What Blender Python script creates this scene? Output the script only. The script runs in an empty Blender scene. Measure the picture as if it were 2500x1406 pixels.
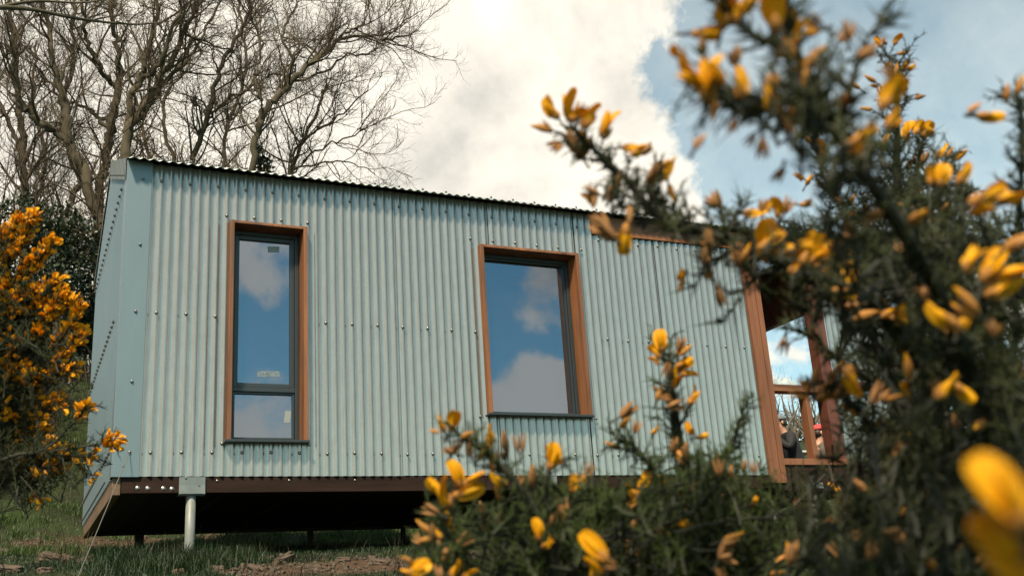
import bpy, math, random
import numpy as np
from mathutils import Vector, Matrix, noise as mnoise

R = math.radians
rng = np.random.default_rng(7)
random.seed(7)
scene = bpy.context.scene
col = scene.collection

# ------------------------------------------------------------------ camera
CAM = np.array([-0.9127, -8.3614, -1.4164])
ROT = np.array([[0.90690165, 0.41516958, -0.07185837],
                [-0.41646866, 0.8574138, -0.30231676],
                [-0.06390036, 0.30409833, 0.95049511]])   # columns: right, forward, up
FPX = 2565.7
cd = bpy.data.cameras.new('camera')
cam = bpy.data.objects.new('camera', cd)
col.objects.link(cam)
M4 = Matrix(((ROT[0, 0], ROT[0, 2], -ROT[0, 1], CAM[0]),
             (ROT[1, 0], ROT[1, 2], -ROT[1, 1], CAM[1]),
             (ROT[2, 0], ROT[2, 2], -ROT[2, 1], CAM[2]),
             (0, 0, 0, 1)))
cam.matrix_world = M4
cd.sensor_width = 36.0
cd.sensor_fit = 'HORIZONTAL'
cd.lens = FPX / 2500 * 36
cd.clip_start = 0.02
cd.clip_end = 3000
cd.dof.use_dof = True
cd.dof.focus_distance = 8.6
cd.dof.aperture_fstop = 9.5
scene.camera = cam


def ray(u, v):
    return ROT @ np.array([(u - 1250) / FPX, 1, -(v - 703) / FPX])


def at(u, v, y=0.0):
    """the point on the upright plane at depth y that the photo shows there"""
    d = ray(u, v)
    return CAM + d * ((y - CAM[1]) / d[1])


def near(u, v, dist):
    return CAM + ray(u, v) * dist


# ------------------------------------------------------------------ sky and sun
SUN_DIR = Vector((-0.75, -1.0, 1.75)).normalized()
w = bpy.data.worlds.new('World')
scene.world = w
w.use_nodes = True
nt = w.node_tree
nt.nodes.clear()


def N(tree, kind, **kw):
    n = tree.nodes.new(kind)
    for k, v in kw.items():
        if k in n.inputs:
            n.inputs[k].default_value = v
        else:
            setattr(n, k, v)
    return n


def L(tree, a, b):
    tree.links.new(a, b)


def math_n(tree, op, a, b=None, clamp=False):
    n = tree.nodes.new('ShaderNodeMath')
    n.operation = op
    n.use_clamp = clamp
    for i, x in enumerate((a, b)):
        if x is None:
            continue
        if isinstance(x, (int, float)):
            n.inputs[i].default_value = x
        else:
            L(tree, x, n.inputs[i])
    return n.outputs[0]


sky = N(nt, 'ShaderNodeTexSky', sky_type='NISHITA', sun_disc=False)
sky.sun_elevation = math.asin(SUN_DIR.z)
sky.sun_rotation = math.atan2(SUN_DIR.x, SUN_DIR.y)
sky.air_density = .7
sky.dust_density = .5
sky.ozone_density = 1.6
tc = N(nt, 'ShaderNodeTexCoord')
nrm = N(nt, 'ShaderNodeVectorMath', operation='NORMALIZE')
L(nt, tc.outputs['Generated'], nrm.inputs[0])


def blob(direction, r_in, r_out, weight):
    d = Vector(direction).normalized()
    dp = N(nt, 'ShaderNodeVectorMath', operation='DOT_PRODUCT')
    L(nt, nrm.outputs[0], dp.inputs[0])
    dp.inputs[1].default_value = d
    mr = N(nt, 'ShaderNodeMapRange', interpolation_type='SMOOTHSTEP')
    L(nt, dp.outputs['Value'], mr.inputs['Value'])
    mr.inputs['From Min'].default_value = math.cos(R(r_out))
    mr.inputs['From Max'].default_value = math.cos(R(r_in))
    return math_n(nt, 'MULTIPLY', mr.outputs[0], weight)


def mirror(u, v):
    d = ray(u, v)
    return (d[0], -d[1], d[2])


blobs = [
    (ray(-300, 300), 14, 26, .6), (ray(600, 250), 12, 25, .62), (ray(1150, 200), 4, 16, .55),
    ((-1, -.35, .22), 12, 34, .75), ((1, -.42, .2), 5, 15, .9), ((.25, -1, .75), 5, 24, -.3), (tuple(SUN_DIR), 4, 22, .5),  # unseen clouds added low at either side, giving the ribbed metal highlights
    (ray(1480, 60), 2, 6, .30), (ray(1520, 480), 2, 7, .34), (ray(1330, 330), 3, 8, .2),
    (ray(1650, 230), 1, 4.5, -.22), (ray(1400, 125), .3, 2.8, -.42), (ray(1260, 440), .3, 3.0, -.45), (ray(1560, 150), .3, 2.6, -.3),
    (ray(2350, 150), 4, 17, -.62), (ray(2000, 520), 3, 8, -.4),
    (ray(1910, 860), .8, 3.0, .16), (ray(1890, 900), 1, 3, .25), (ray(2420, 920), 3, 8, .45), (ray(2500, 620), 2, 5, .25),
    (mirror(650, 590), 1, 4.5, .65), (mirror(690, 690), .5, 3, .25), (mirror(640, 830), 2, 6, -.75),
    (mirror(640, 1040), 1, 4.5, .7), (mirror(1230, 820), 1.2, 5.2, -.85), (mirror(1300, 975), 1.6, 3.4, 1.1), (mirror(1270, 660), 1, 3.6, .45), (mirror(1355, 730), 1, 3.2, .75),
]
acc = None
for b in blobs:
    o = blob(*b)
    acc = o if acc is None else math_n(nt, 'ADD', acc, o)
nz = N(nt, 'ShaderNodeTexNoise', noise_dimensions='3D')
L(nt, nrm.outputs[0], nz.inputs['Vector'])
nz.inputs['Scale'].default_value = 8.5
nz.inputs['Detail'].default_value = 11
nz.inputs['Roughness'].default_value = .58
nz.inputs['Distortion'].default_value = .15
nm = math_n(nt, 'MULTIPLY', math_n(nt, 'SUBTRACT', nz.outputs['Fac'], .5), 3.4)
cover = math_n(nt, 'ADD', math_n(nt, 'ADD', acc, nm), .29)
cr = N(nt, 'ShaderNodeMapRange', interpolation_type='SMOOTHSTEP')
L(nt, cover, cr.inputs['Value'])
cr.inputs['From Min'].default_value = .32
cr.inputs['From Max'].default_value = .86
veil = math_n(nt, 'MULTIPLY', blob(ray(2300, 200), 24, 42, .32), math_n(nt, 'ADD', math_n(nt, 'MULTIPLY', nz.outputs['Fac'], .8), .6))
covf = math_n(nt, 'MAXIMUM', cr.outputs[0], veil)
nz2 = N(nt, 'ShaderNodeTexNoise')
L(nt, nrm.outputs[0], nz2.inputs['Vector'])
nz2.inputs['Scale'].default_value = 3.1
nz2.inputs['Detail'].default_value = 7
nz2.inputs['Roughness'].default_value = .5
cc = N(nt, 'ShaderNodeValToRGB')
L(nt, math_n(nt, 'ADD', math_n(nt, 'MULTIPLY', nz2.outputs['Fac'], .55), math_n(nt, 'MULTIPLY', nz.outputs['Fac'], .45)), cc.inputs['Fac'])
cc.color_ramp.elements[0].position = .38
cc.color_ramp.elements[0].color = (.58, .555, .50, 1)
cc.color_ramp.elements[1].position = .54
cc.color_ramp.elements[1].color = (1.0, .93, .79, 1)
bg1 = N(nt, 'ShaderNodeBackground')
tint = N(nt, 'ShaderNodeMix', data_type='RGBA', blend_type='MULTIPLY')
tint.inputs['Factor'].default_value = 1
L(nt, sky.outputs[0], tint.inputs['A'])
tint.inputs['B'].default_value = (.82, 1.17, .88, 1)
L(nt, tint.outputs['Result'], bg1.inputs['Color'])
bg1.inputs['Strength'].default_value = .12
bg2 = N(nt, 'ShaderNodeBackground')
L(nt, cc.outputs['Color'], bg2.inputs['Color'])
bg2.inputs['Strength'].default_value = .71
mx = N(nt, 'ShaderNodeMixShader')
L(nt, covf, mx.inputs[0])
L(nt, bg1.outputs[0], mx.inputs[1])
L(nt, bg2.outputs[0], mx.inputs[2])
wo = N(nt, 'ShaderNodeOutputWorld')
L(nt, mx.outputs[0], wo.inputs['Surface'])

sl = bpy.data.lights.new('sun', 'SUN')
sl.energy = 5.0
sl.angle = R(6)
sl.color = (1, .86, .64)
so = bpy.data.objects.new('sun', sl)
so.rotation_euler = SUN_DIR.to_track_quat('Z', 'Y').to_euler()
so.location = (-4, -6, 9)
col.objects.link(so)

vs = scene.view_settings
vs.view_transform = 'Standard'
vs.look = 'None'
vs.gamma = 1
vs.exposure = .88
vs.use_curve_mapping = False


# ------------------------------------------------------------------ helpers
class MB:
    """collects shapes; build() links them as ONE mesh object"""

    def __init__(s):
        s.v = []
        s.f = []
        s.mi = []
        s.n = 0

    def add(s, verts, faces, mi=0):
        verts = np.asarray(verts, float).reshape(-1, 3)
        s.v.append(verts)
        for f in faces:
            s.f.append([i + s.n for i in f])
        s.mi += [mi] * len(faces)
        s.n += len(verts)
        return s

    def box(s, a, b, mi=0, bev=0.0):
        (x0, y0, z0), (x1, y1, z1) = a, b
        v = [(x, y, z) for x in (x0, x1) for y in (y0, y1) for z in (z0, z1)]
        f = [(0, 1, 3, 2), (4, 6, 7, 5), (0, 4, 5, 1), (2, 3, 7, 6), (0, 2, 6, 4), (1, 5, 7, 3)]
        return s.add(v, f, mi)

    def tube(s, pts, rad, sides=5, mi=0, cap=True):
        pts = np.asarray(pts, float)
        n = len(pts)
        rad = np.broadcast_to(np.asarray(rad, float), (n,))
        t = np.gradient(pts, axis=0)
        t /= np.linalg.norm(t, axis=1)[:, None] + 1e-9
        up = np.array([0.13, 0.21, 0.97]) if abs(t[0][2]) < .9 else np.array([1, .1, 0])
        a = np.cross(t, up)
        a /= np.linalg.norm(a, axis=1)[:, None] + 1e-9
        b = np.cross(t, a)
        th = np.arange(sides) * 2 * math.pi / sides
        ring = (a[:, None, :] * np.cos(th)[None, :, None] + b[:, None, :] * np.sin(th)[None, :, None]) * rad[:, None, None]
        v = (pts[:, None, :] + ring).reshape(-1, 3)
        f = []
        for i in range(n - 1):
            for k in range(sides):
                k2 = (k + 1) % sides
                f.append((i * sides + k, i * sides + k2, (i + 1) * sides + k2, (i + 1) * sides + k))
        if cap:
            f.append(tuple(range(sides))[::-1])
            f.append(tuple((n - 1) * sides + k for k in range(sides)))
        return s.add(v, f, mi)

    def cone(s, p, d, ln, r, mi=0):
        """thin three-sided spike"""
        p = np.asarray(p, float)
        d = np.asarray(d, float)
        d = d / (np.linalg.norm(d) + 1e-9)
        a = np.cross(d, (0.3, 0.5, 0.8))
        a /= np.linalg.norm(a) + 1e-9
        b = np.cross(d, a)
        v = [p + r * a, p + r * (-.5 * a + .87 * b), p + r * (-.5 * a - .87 * b), p + d * ln]
        return s.add(v, [(0, 1, 3), (1, 2, 3), (2, 0, 3)], mi)

    def ellipsoid(s, c, ax, seg=10, ring=6, mi=0, basis=None, warp=None):
        v = []
        for i in range(ring + 1):
            ph = math.pi * i / ring
            for k in range(seg):
                th = 2 * math.pi * k / seg
                q = np.array([math.sin(ph) * math.cos(th), math.sin(ph) * math.sin(th), math.cos(ph)])
                if warp:
                    q = warp(q)
                q = q * np.array(ax)
                if basis is not None:
                    q = basis @ q
                v.append(np.array(c) + q)
        f = []
        for i in range(ring):
            for k in range(seg):
                k2 = (k + 1) % seg
                f.append((i * seg + k, (i + 1) * seg + k, (i + 1) * seg + k2, i * seg + k2))
        return s.add(v, f, mi)

    def build(s, name, mats, parent=None, smooth=False, bevel=0):
        me = bpy.data.meshes.new(name)
        v = np.concatenate(s.v) if s.v else np.zeros((0, 3))
        me.from_pydata(v.tolist(), [], s.f)
        if not isinstance(mats, (list, tuple)):
            mats = [mats]
        for m in mats:
            me.materials.append(m)
        if len(mats) > 1:
            me.polygons.foreach_set('material_index', s.mi)
        if smooth:
            me.polygons.foreach_set('use_smooth', [True] * len(me.polygons))
        me.update()
        o = bpy.data.objects.new(name, me)
        col.objects.link(o)
        if parent is not None:
            o.parent = parent
        if bevel:
            bm = o.modifiers.new('bevel', 'BEVEL')
            bm.width = bevel
            bm.segments = 2
            bm.limit_method = 'ANGLE'
        return o


def empty(name, loc=(0, 0, 0)):
    o = bpy.data.objects.new(name, None)
    o.location = loc
    o.empty_display_size = .1
    col.objects.link(o)
    return o


def tag(o, label=None, cat=None, group=None, kind=None):
    for k, v in (('label', label), ('category', cat), ('group', group), ('kind', kind)):
        if v:
            o[k] = v
    return o


def rel(o, parent):
    """parent keeping world place (things whose Empty is not at the origin)"""
    o.parent = parent
    o.matrix_parent_inverse = Matrix.Translation(parent.location).inverted()
    return o


def mat(name, base, rough=.7, metal=0, noise_scale=None, noise_amt=.25, stretch=(1, 1, 1), bump=0, bump_scale=None,
        col2=None, spec=.5, transl=0, coords='Object', detail=6, coat=0):
    m = bpy.data.materials.new(name)
    m.use_nodes = True
    t = m.node_tree
    p = t.nodes['Principled BSDF']
    p.inputs['Base Color'].default_value = (*base, 1)
    p.inputs['Roughness'].default_value = rough
    p.inputs['Metallic'].default_value = metal
    p.inputs['Specular IOR Level'].default_value = spec
    tcn = N(t, 'ShaderNodeTexCoord')
    mp = N(t, 'ShaderNodeMapping')
    mp.inputs['Scale'].default_value = stretch
    L(t, tcn.outputs[coords], mp.inputs['Vector'])
    if noise_scale:
        n1 = N(t, 'ShaderNodeTexNoise')
        L(t, mp.outputs[0], n1.inputs['Vector'])
        n1.inputs['Scale'].default_value = noise_scale
        n1.inputs['Detail'].default_value = detail
        n1.inputs['Roughness'].default_value = .65
        rp = N(t, 'ShaderNodeValToRGB')
        L(t, n1.outputs['Fac'], rp.inputs['Fac'])
        c2 = col2 if col2 else tuple(x * (1 - noise_amt) for x in base)
        rp.color_ramp.elements[0].position = .33
        rp.color_ramp.elements[1].position = .68
        rp.color_ramp.elements[0].color = (*c2, 1)
        rp.color_ramp.elements[1].color = (*(min(1, x * (1 + noise_amt * .4)) for x in base), 1)
        L(t, rp.outputs[0], p.inputs['Base Color'])
    if bump:
        n2 = N(t, 'ShaderNodeTexNoise')
        L(t, mp.outputs[0], n2.inputs['Vector'])
        n2.inputs['Scale'].default_value = bump_scale or (noise_scale or 10) * 2
        n2.inputs['Detail'].default_value = 5
        bp = N(t, 'ShaderNodeBump')
        bp.inputs['Strength'].default_value = bump
        bp.inputs['Distance'].default_value = .01
        L(t, n2.outputs['Fac'], bp.inputs['Height'])
        L(t, bp.outputs[0], p.inputs['Normal'])
    if transl:
        tr = N(t, 'ShaderNodeBsdfTranslucent')
        if noise_scale:
            L(t, rp.outputs[0], tr.inputs['Color'])
        else:
            tr.inputs['Color'].default_value = (*base, 1)
        ms = N(t, 'ShaderNodeMixShader')
        ms.inputs[0].default_value = transl
        L(t, p.outputs[0], ms.inputs[1])
        L(t, tr.outputs[0], ms.inputs[2])
        L(t, ms.outputs[0], t.nodes['Material Output'].inputs['Surface'])
    return m


# ------------------------------------------------------------------ materials
def galvanised(name, base, metal=.75, rough=.36, streak=(1.5, 1.5, .35), var=1.0):
    m = bpy.data.materials.new(name)
    m.use_nodes = True
    t = m.node_tree
    p = t.nodes['Principled BSDF']
    p.inputs['Metallic'].default_value = metal
    tcn = N(t, 'ShaderNodeTexCoord')
    mp = N(t, 'ShaderNodeMapping')
    mp.inputs['Scale'].default_value = streak
    L(t, tcn.outputs['Object'], mp.inputs['Vector'])
    n1 = N(t, 'ShaderNodeTexNoise')
    L(t, mp.outputs[0], n1.inputs['Vector'])
    n1.inputs['Scale'].default_value = 14
    n1.inputs['Detail'].default_value = 8
    n1.inputs['Roughness'].default_value = .7
    v1 = N(t, 'ShaderNodeTexVoronoi')
    L(t, tcn.outputs['Object'], v1.inputs['Vector'])
    v1.inputs['Scale'].default_value = 95
    sp = N(t, 'ShaderNodeSeparateColor')
    L(t, v1.outputs['Color'], sp.inputs[0])
    f = math_n(t, 'ADD', math_n(t, 'MULTIPLY', n1.outputs['Fac'], .95), math_n(t, 'MULTIPLY', sp.outputs[0], .05))
    rp = N(t, 'ShaderNodeValToRGB')
    L(t, f, rp.inputs['Fac'])
    rp.color_ramp.elements[0].position = .25
    rp.color_ramp.elements[0].color = (*(x * (1 - .2 * var) for x in base), 1)
    rp.color_ramp.elements[1].position = .7
    rp.color_ramp.elements[1].color = (*(min(1, x * 1.06) for x in base), 1)
    # scuffs and dirty finger marks
    n3 = N(t, 'ShaderNodeTexNoise')
    L(t, tcn.outputs['Object'], n3.inputs['Vector'])
    n3.inputs['Scale'].default_value = 6.5
    n3.inputs['Detail'].default_value = 9
    n3.inputs['Roughness'].default_value = .75
    r3 = N(t, 'ShaderNodeMapRange')
    L(t, n3.outputs['Fac'], r3.inputs['Value'])
    r3.inputs['From Min'].default_value = .64
    r3.inputs['From Max'].default_value = .74
    mxc = N(t, 'ShaderNodeMix', data_type='RGBA')
    L(t, math_n(t, 'MULTIPLY', r3.outputs[0], .4 * var), mxc.inputs['Factor'])
    L(t, rp.outputs[0], mxc.inputs['A'])
    mxc.inputs['B'].default_value = (*(x * .45 for x in base), 1)
    L(t, mxc.outputs['Result'], p.inputs['Base Color'])
    rr = N(t, 'ShaderNodeMapRange')
    L(t, f, rr.inputs['Value'])
    rr.inputs['To Min'].default_value = rough + .05
    rr.inputs['To Max'].default_value = rough - .03
    L(t, rr.outputs[0], p.inputs['Roughness'])
    n4 = N(t, 'ShaderNodeTexNoise')
    L(t, mp.outputs[0], n4.inputs['Vector'])
    n4.inputs['Scale'].default_value = 5
    bp = N(t, 'ShaderNodeBump')
    bp.inputs['Strength'].default_value = .12
    bp.inputs['Distance'].default_value = .02
    L(t, n4.outputs['Fac'], bp.inputs['Height'])
    L(t, bp.outputs[0], p.inputs['Normal'])
    return m


M = {}
M['galv'] = galvanised('galvanised_sheet', (.305, .305, .286), metal=.66, rough=.20)
M['flash'] = galvanised('flashing_sheet', (.135, .18, .20), metal=.3, rough=.42, streak=(.3, .3, .12), var=.4)
M['galv_dull'] = galvanised('dull_flashing', (0.21, 0.224, 0.21), metal=.4, rough=.5, streak=(1, 1, .2))
M['galv_roof'] = galvanised('roof_sheet', (0.22, 0.25, 0.245), metal=.6, rough=.42)
M['screw'] = mat('screw_steel', (0.2, 0.21, 0.2), .35, .8)
M['rubber'] = mat('dark_rubber', (.03, .03, .03), .7)
M['bolt'] = mat('zinc_bolt', (0.28, 0.28, 0.27), .35, .8)
M['cedar'] = mat('cedar_boards', (0.2, 0.073, 0.024), .55, 0, 9, .6, (1, 1, .08), .25, 40)
M['cedar_x'] = mat('cedar_rail', (0.2, 0.073, 0.024), .55, 0, 9, .6, (.08, 1, 1), .25, 40)
M['larch'] = mat('larch_boards', (0.185, 0.068, 0.028), .6, 0, 7, .4, (1, 1, .1), .25, 40)
M['redwood'] = mat('red_post', (.11, .032, .018), .6, 0, 7, .4, (1, 1, .1), .25, 40)
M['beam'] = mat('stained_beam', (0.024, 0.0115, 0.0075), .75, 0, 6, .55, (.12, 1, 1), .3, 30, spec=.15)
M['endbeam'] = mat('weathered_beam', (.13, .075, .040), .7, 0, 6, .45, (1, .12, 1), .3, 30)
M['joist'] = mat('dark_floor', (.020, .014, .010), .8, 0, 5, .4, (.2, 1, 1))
M['sash'] = mat('anthracite_frame', (.020, .025, .028), .38, 0)
M['pvc'] = mat('grey_post', (0.15, 0.1575, 0.1462), .5, 0, 6, .2)
M['plate'] = mat('grey_plate', (0.15, 0.1688, 0.165), .5, .3, 8, .2)
M['interior'] = mat('dark_room', (.03, .028, .025), .9)
M['paper'] = mat('white_label', (0.2, 0.215, 0.215), .6)
M['foil'] = mat('clear_film', (0.16, 0.2, 0.22), .3, 0, 60, .6, (1, 1, 1), .5, 80)
M['bark'] = mat('mossy_bark', (0.066, 0.047, 0.027), .9, 0, 3.5, .4, (1, 1, .5), .6, 25, col2=(.030, .026, .010))
M['twig'] = mat('twig_bark', (0.085, 0.056, 0.029), .85, 0, 2, .4)
M['far_bark'] = mat('far_bark', (.085, .068, .050), .9)
M['ivy'] = mat('ivy_leaf', (.022, .034, .012), .5, 0, 3, .5, transl=.15)
M['soil'] = mat('soil', (0.08, 0.05, 0.03), .9)
M['stone'] = mat('brown_stone', (0.065, 0.042, 0.027), .85, 0, 6, .45, bump=.5, bump_scale=18)
M['gstem'] = mat('gorse_stem', (0.013, 0.014, 0.006), .75, 0, 30, .4)
M['spine'] = mat('gorse_spine', (0.024, 0.031, 0.006), .6, 0, 40, .6, transl=.15, spec=.2, col2=(.010, .012, .004))
M['spine_lush'] = mat('gorse_spine_fresh', (0.034, 0.052, 0.01), .6, 0, 40, .6, transl=.2, spec=.2, col2=(.014, .020, .006))
M['petal'] = mat('gorse_petal', (0.8, 0.45, 0.006), .6, 0, 45, .15, transl=.4, col2=(.60, .25, .004), spec=.25)
M['petal_o'] = mat('gorse_petal_deep', (0.84, 0.46, 0.008), .6, 0, 40, .12, transl=.4, col2=(.76, .34, .005), spec=.25)
M['calyx'] = mat('gorse_calyx', (0.46, 0.2, 0.035), .8, 0, 120, .45, transl=.2, bump=.3, bump_scale=400)
M['dry'] = mat('gorse_dry_flower', (0.34, 0.16, 0.052), .85, 0, 120, .5, transl=.15, bump=.3, bump_scale=400)
M['wire'] = mat('steel_wire', (.22, .20, .18), .4, .8)
M['black'] = mat('black_cloth', (.008, .008, .009), .85, 0, 30, .3)
M['greycloth'] = mat('grey_cloth', (.10, .115, .12), .85)
M['beige'] = mat('olive_cloth', (.09, .075, .055), .9, 0, 20, .4)
M['redcap'] = mat('red_cloth', (.42, .035, .035), .75)
M['skin'] = mat('skin', (.42, .21, .14), .5)
M['hair'] = mat('dark_hair', (.025, .015, .010), .6)
M['tarp'] = mat('grey_sheet', (.33, .38, .39), .4, 0, 12, .3, bump=.5, bump_scale=20)
M['carpaint'] = mat('white_paint', (.72, .74, .74), .25)
M['glass_dark'] = mat('dark_glass', (.01, .012, .014), .08)
M['tyre'] = mat('tyre', (.015, .015, .015), .8)
M['table'] = mat('pale_table', (.5, .53, .52), .4)
M['grass_shaded'] = mat('grass_blade_shaded', (0.015, 0.036, 0.006), .55, 0, 1.6, .55, transl=.3, col2=(.008, .014, .004))  # shade on the front and underfloor grass is put into this darker green
M['grass_lit'] = mat('grass_blade_lit', (0.045, 0.092, 0.012), .55, 0, 1.3, .5, transl=.35, col2=(.034, .050, .012))  # lighter copy of the blade colour, for grass that lies in sun
M['straw'] = mat('dry_grass', (0.055, 0.038, 0.018), .8, 0, 3, .4, transl=.2)


def glass_mat():
    m = bpy.data.materials.new('window_glass')
    m.use_nodes = True
    t = m.node_tree
    t.nodes.clear()
    g = N(t, 'ShaderNodeBsdfGlossy')
    g.inputs['Roughness'].default_value = .0
    g.inputs['Color'].default_value = (.72, .83, 1.0, 1)
    tr = N(t, 'ShaderNodeBsdfTransparent')
    tr.inputs['Color'].default_value = (.22, .26, .27, 1)
    fr = N(t, 'ShaderNodeFresnel')
    fr.inputs['IOR'].default_value = 2.6
    # faint smears on the pane
    tcn = N(t, 'ShaderNodeTexCoord')
    n1 = N(t, 'ShaderNodeTexNoise')
    L(t, tcn.outputs['Object'], n1.inputs['Vector'])
    n1.inputs['Scale'].default_value = 9
    n1.inputs['Detail'].default_value = 8
    df = N(t, 'ShaderNodeBsdfDiffuse')
    df.inputs['Color'].default_value = (.35, .36, .35, 1)
    ms = N(t, 'ShaderNodeMixShader')
    L(t, math_n(t, 'ADD', math_n(t, 'MULTIPLY', fr.outputs[0], .5), .15), ms.inputs[0])
    L(t, tr.outputs[0], ms.inputs[1])
    L(t, g.outputs[0], ms.inputs[2])
    ms2 = N(t, 'ShaderNodeMixShader')
    L(t, math_n(t, 'MULTIPLY', n1.outputs['Fac'], .03), ms2.inputs[0])
    L(t, ms.outputs[0], ms2.inputs[1])
    L(t, df.outputs[0], ms2.inputs[2])
    o = N(t, 'ShaderNodeOutputMaterial')
    L(t, ms2.outputs[0], o.inputs['Surface'])
    return m


M['glass'] = glass_mat()


# ------------------------------------------------------------------ ground
def lerp_tab(x, xs, ys):
    return np.interp(x, xs, ys)


_rs = np.random.default_rng(3)
_wv = [(_rs.normal(0, 1, 2) * s, _rs.uniform(0, 6.28), a) for s, a in
       [(.5, .07)] * 3 + [(1.4, .035)] * 4 + [(3.5, .014)] * 5 + [(8, .007)] * 6]


def wob(x, y):
    z = 0
    for k, ph, a in _wv:
        z = z + a * np.sin(k[0] * x + k[1] * y + ph)
    return z


def hgt(x, y):
    x = np.asarray(x, float)
    y = np.asarray(y, float)
    left = lerp_tab(y, [-400, -60, -30, -12, -8.4, -3, 0, 3.2, 4.2, 5.0, 5.6, 6.4, 7.0, 8, 9.6, 12, 20, 60, 200, 600],
                    [-34, -16, -8, -3.1, -2.45, -1.34, -.79, -.49, -.36, -.22, -.07, .22, .58, 1.45, 2.72, 3.1, 3.9, 9, 20, 40])
    right = lerp_tab(y, [-400, -60, -30, -12, -8.4, -3, 0, 3.2, 5, 6.2, 8, 20, 30, 50, 60, 200, 600],
                     [-34, -16, -8, -3.1, -2.45, -1.34, -.79, -.47, -.25, .0, .30, 2.7, 4.9, 9.6, 11.3, 20, 40])
    t = np.clip((x - 2.5) / 4.5, 0, 1)
    t = t * t * (3 - 2 * t)
    near_c = 0
    return left * (1 - t) + right * t + wob(x, y) * .45 * (1 - .7 * np.exp(-(((x - 2) / 4) ** 2 + ((y - 0) / 3) ** 2))) * np.where(np.abs(y - 1.6) < 2.2, .45, 1)


def axis_lines(spans):
    out = []
    for a, b, s in spans:
        out += list(np.arange(a, b, s))
    out.append(spans[-1][1])
    return np.array(out)


gx = axis_lines([(-600, -100, 50), (-100, -20, 8), (-20, -5, 1), (-5, 12, .11), (12, 30, .8), (30, 110, 8), (110, 610, 50)])
gy = axis_lines([(-400, -100, 50), (-100, -20, 8), (-20, -9, 1), (-9, 11, .11), (11, 30, .7), (30, 110, 6), (110, 600, 49)])
GX, GY = np.meshgrid(gx, gy)
GZ = hgt(GX, GY)


def dirtmask(x, y):
    """1 where the turf is worn away"""
    n = .5 + .5 * np.sin(2.3 * x + 1.1 * np.sin(1.7 * y)) * np.sin(2.9 * y + 1.3 * np.sin(2.1 * x))
    n2 = .5 + .5 * np.sin(6.1 * x + 2 * y) * np.sin(5.3 * y - 2.2 * x + 1)
    f = (n * .6 + n2 * .4)
    front = np.exp(-((y + .95) / .55) ** 2) * np.clip((x - .15) / .5, 0, 1) * np.clip((4.6 - x) / 1.5, 0, 1)
    leftp = np.exp(-(((x + .25) / 1.0) ** 2 + ((y - 5.0) / .8) ** 2))
    back = np.exp(-((y - 5.0) / .7) ** 2) * np.clip((2.6 - x) / 1.5, 0, 1) * np.clip((x + .3) / .5, 0, 1) * .8
    frontl = np.exp(-(((x + 1.0) / .5) ** 2 + ((y + .9) / .5) ** 2)) * .5
    bare = np.maximum.reduce([front, leftp, back, frontl])
    return np.clip((bare + (f - .5) * .75 - .40) / .25, 0, 1)


me = bpy.data.meshes.new('ground')
ny, nx = GX.shape
v = np.stack([GX, GY, GZ], -1).reshape(-1, 3)
idx = np.arange(ny * nx).reshape(ny, nx)
q = np.stack([idx[:-1, :-1], idx[:-1, 1:], idx[1:, 1:], idx[1:, :-1]], -1).reshape(-1, 4)
me.vertices.add(len(v))
me.vertices.foreach_set('co', v.ravel())
me.loops.add(q.size)
me.loops.foreach_set('vertex_index', q.ravel())
me.polygons.add(len(q))
me.polygons.foreach_set('loop_start', np.arange(0, q.size, 4))
me.polygons.foreach_set('use_smooth', np.ones(len(q), bool))
me.update(calc_edges=True)
att = me.attributes.new('bare', 'FLOAT', 'POINT')
att.data.foreach_set('value', dirtmask(GX, GY).ravel())
ground = bpy.data.objects.new('ground', me)
col.objects.link(ground)
tag(ground, kind='structure')

m = bpy.data.materials.new('turf_and_soil')
m.use_nodes = True
t = m.node_tree
p = t.nodes['Principled BSDF']
p.inputs['Roughness'].default_value = .95
p.inputs['Specular IOR Level'].default_value = .2
tcn = N(t, 'ShaderNodeTexCoord')
at_n = N(t, 'ShaderNodeAttribute', attribute_name='bare')


def nramp(scale, c0, c1, p0=.35, p1=.65, det=8):
    n1 = N(t, 'ShaderNodeTexNoise')
    L(t, tcn.outputs['Object'], n1.inputs['Vector'])
    n1.inputs['Scale'].default_value = scale
    n1.inputs['Detail'].default_value = det
    n1.inputs['Roughness'].default_value = .7
    rp = N(t, 'ShaderNodeValToRGB')
    L(t, n1.outputs['Fac'], rp.inputs['Fac'])
    rp.color_ramp.elements[0].position = p0
    rp.color_ramp.elements[0].color = (*c0, 1)
    rp.color_ramp.elements[1].position = p1
    rp.color_ramp.elements[1].color = (*c1, 1)
    return rp.outputs[0], n1.outputs['Fac']


g, gf = nramp(1.1, (.013, .014, .006), (.020, .032, .008))
s, sf = nramp(13, (.022, .013, .008), (.080, .045, .026))
mxc = N(t, 'ShaderNodeMix', data_type='RGBA')
L(t, at_n.outputs['Fac'], mxc.inputs['Factor'])
L(t, g, mxc.inputs['A'])
L(t, s, mxc.inputs['B'])
L(t, mxc.outputs['Result'], p.inputs['Base Color'])
bp = N(t, 'ShaderNodeBump')
bp.inputs['Strength'].default_value = .8
bp.inputs['Distance'].default_value = .03
n5 = N(t, 'ShaderNodeTexNoise')
L(t, tcn.outputs['Object'], n5.inputs['Vector'])
n5.inputs['Scale'].default_value = 26
n5.inputs['Detail'].default_value = 8
L(t, n5.outputs['Fac'], bp.inputs['Height'])
L(t, bp.outputs[0], p.inputs['Normal'])
me.materials.append(m)


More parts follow.
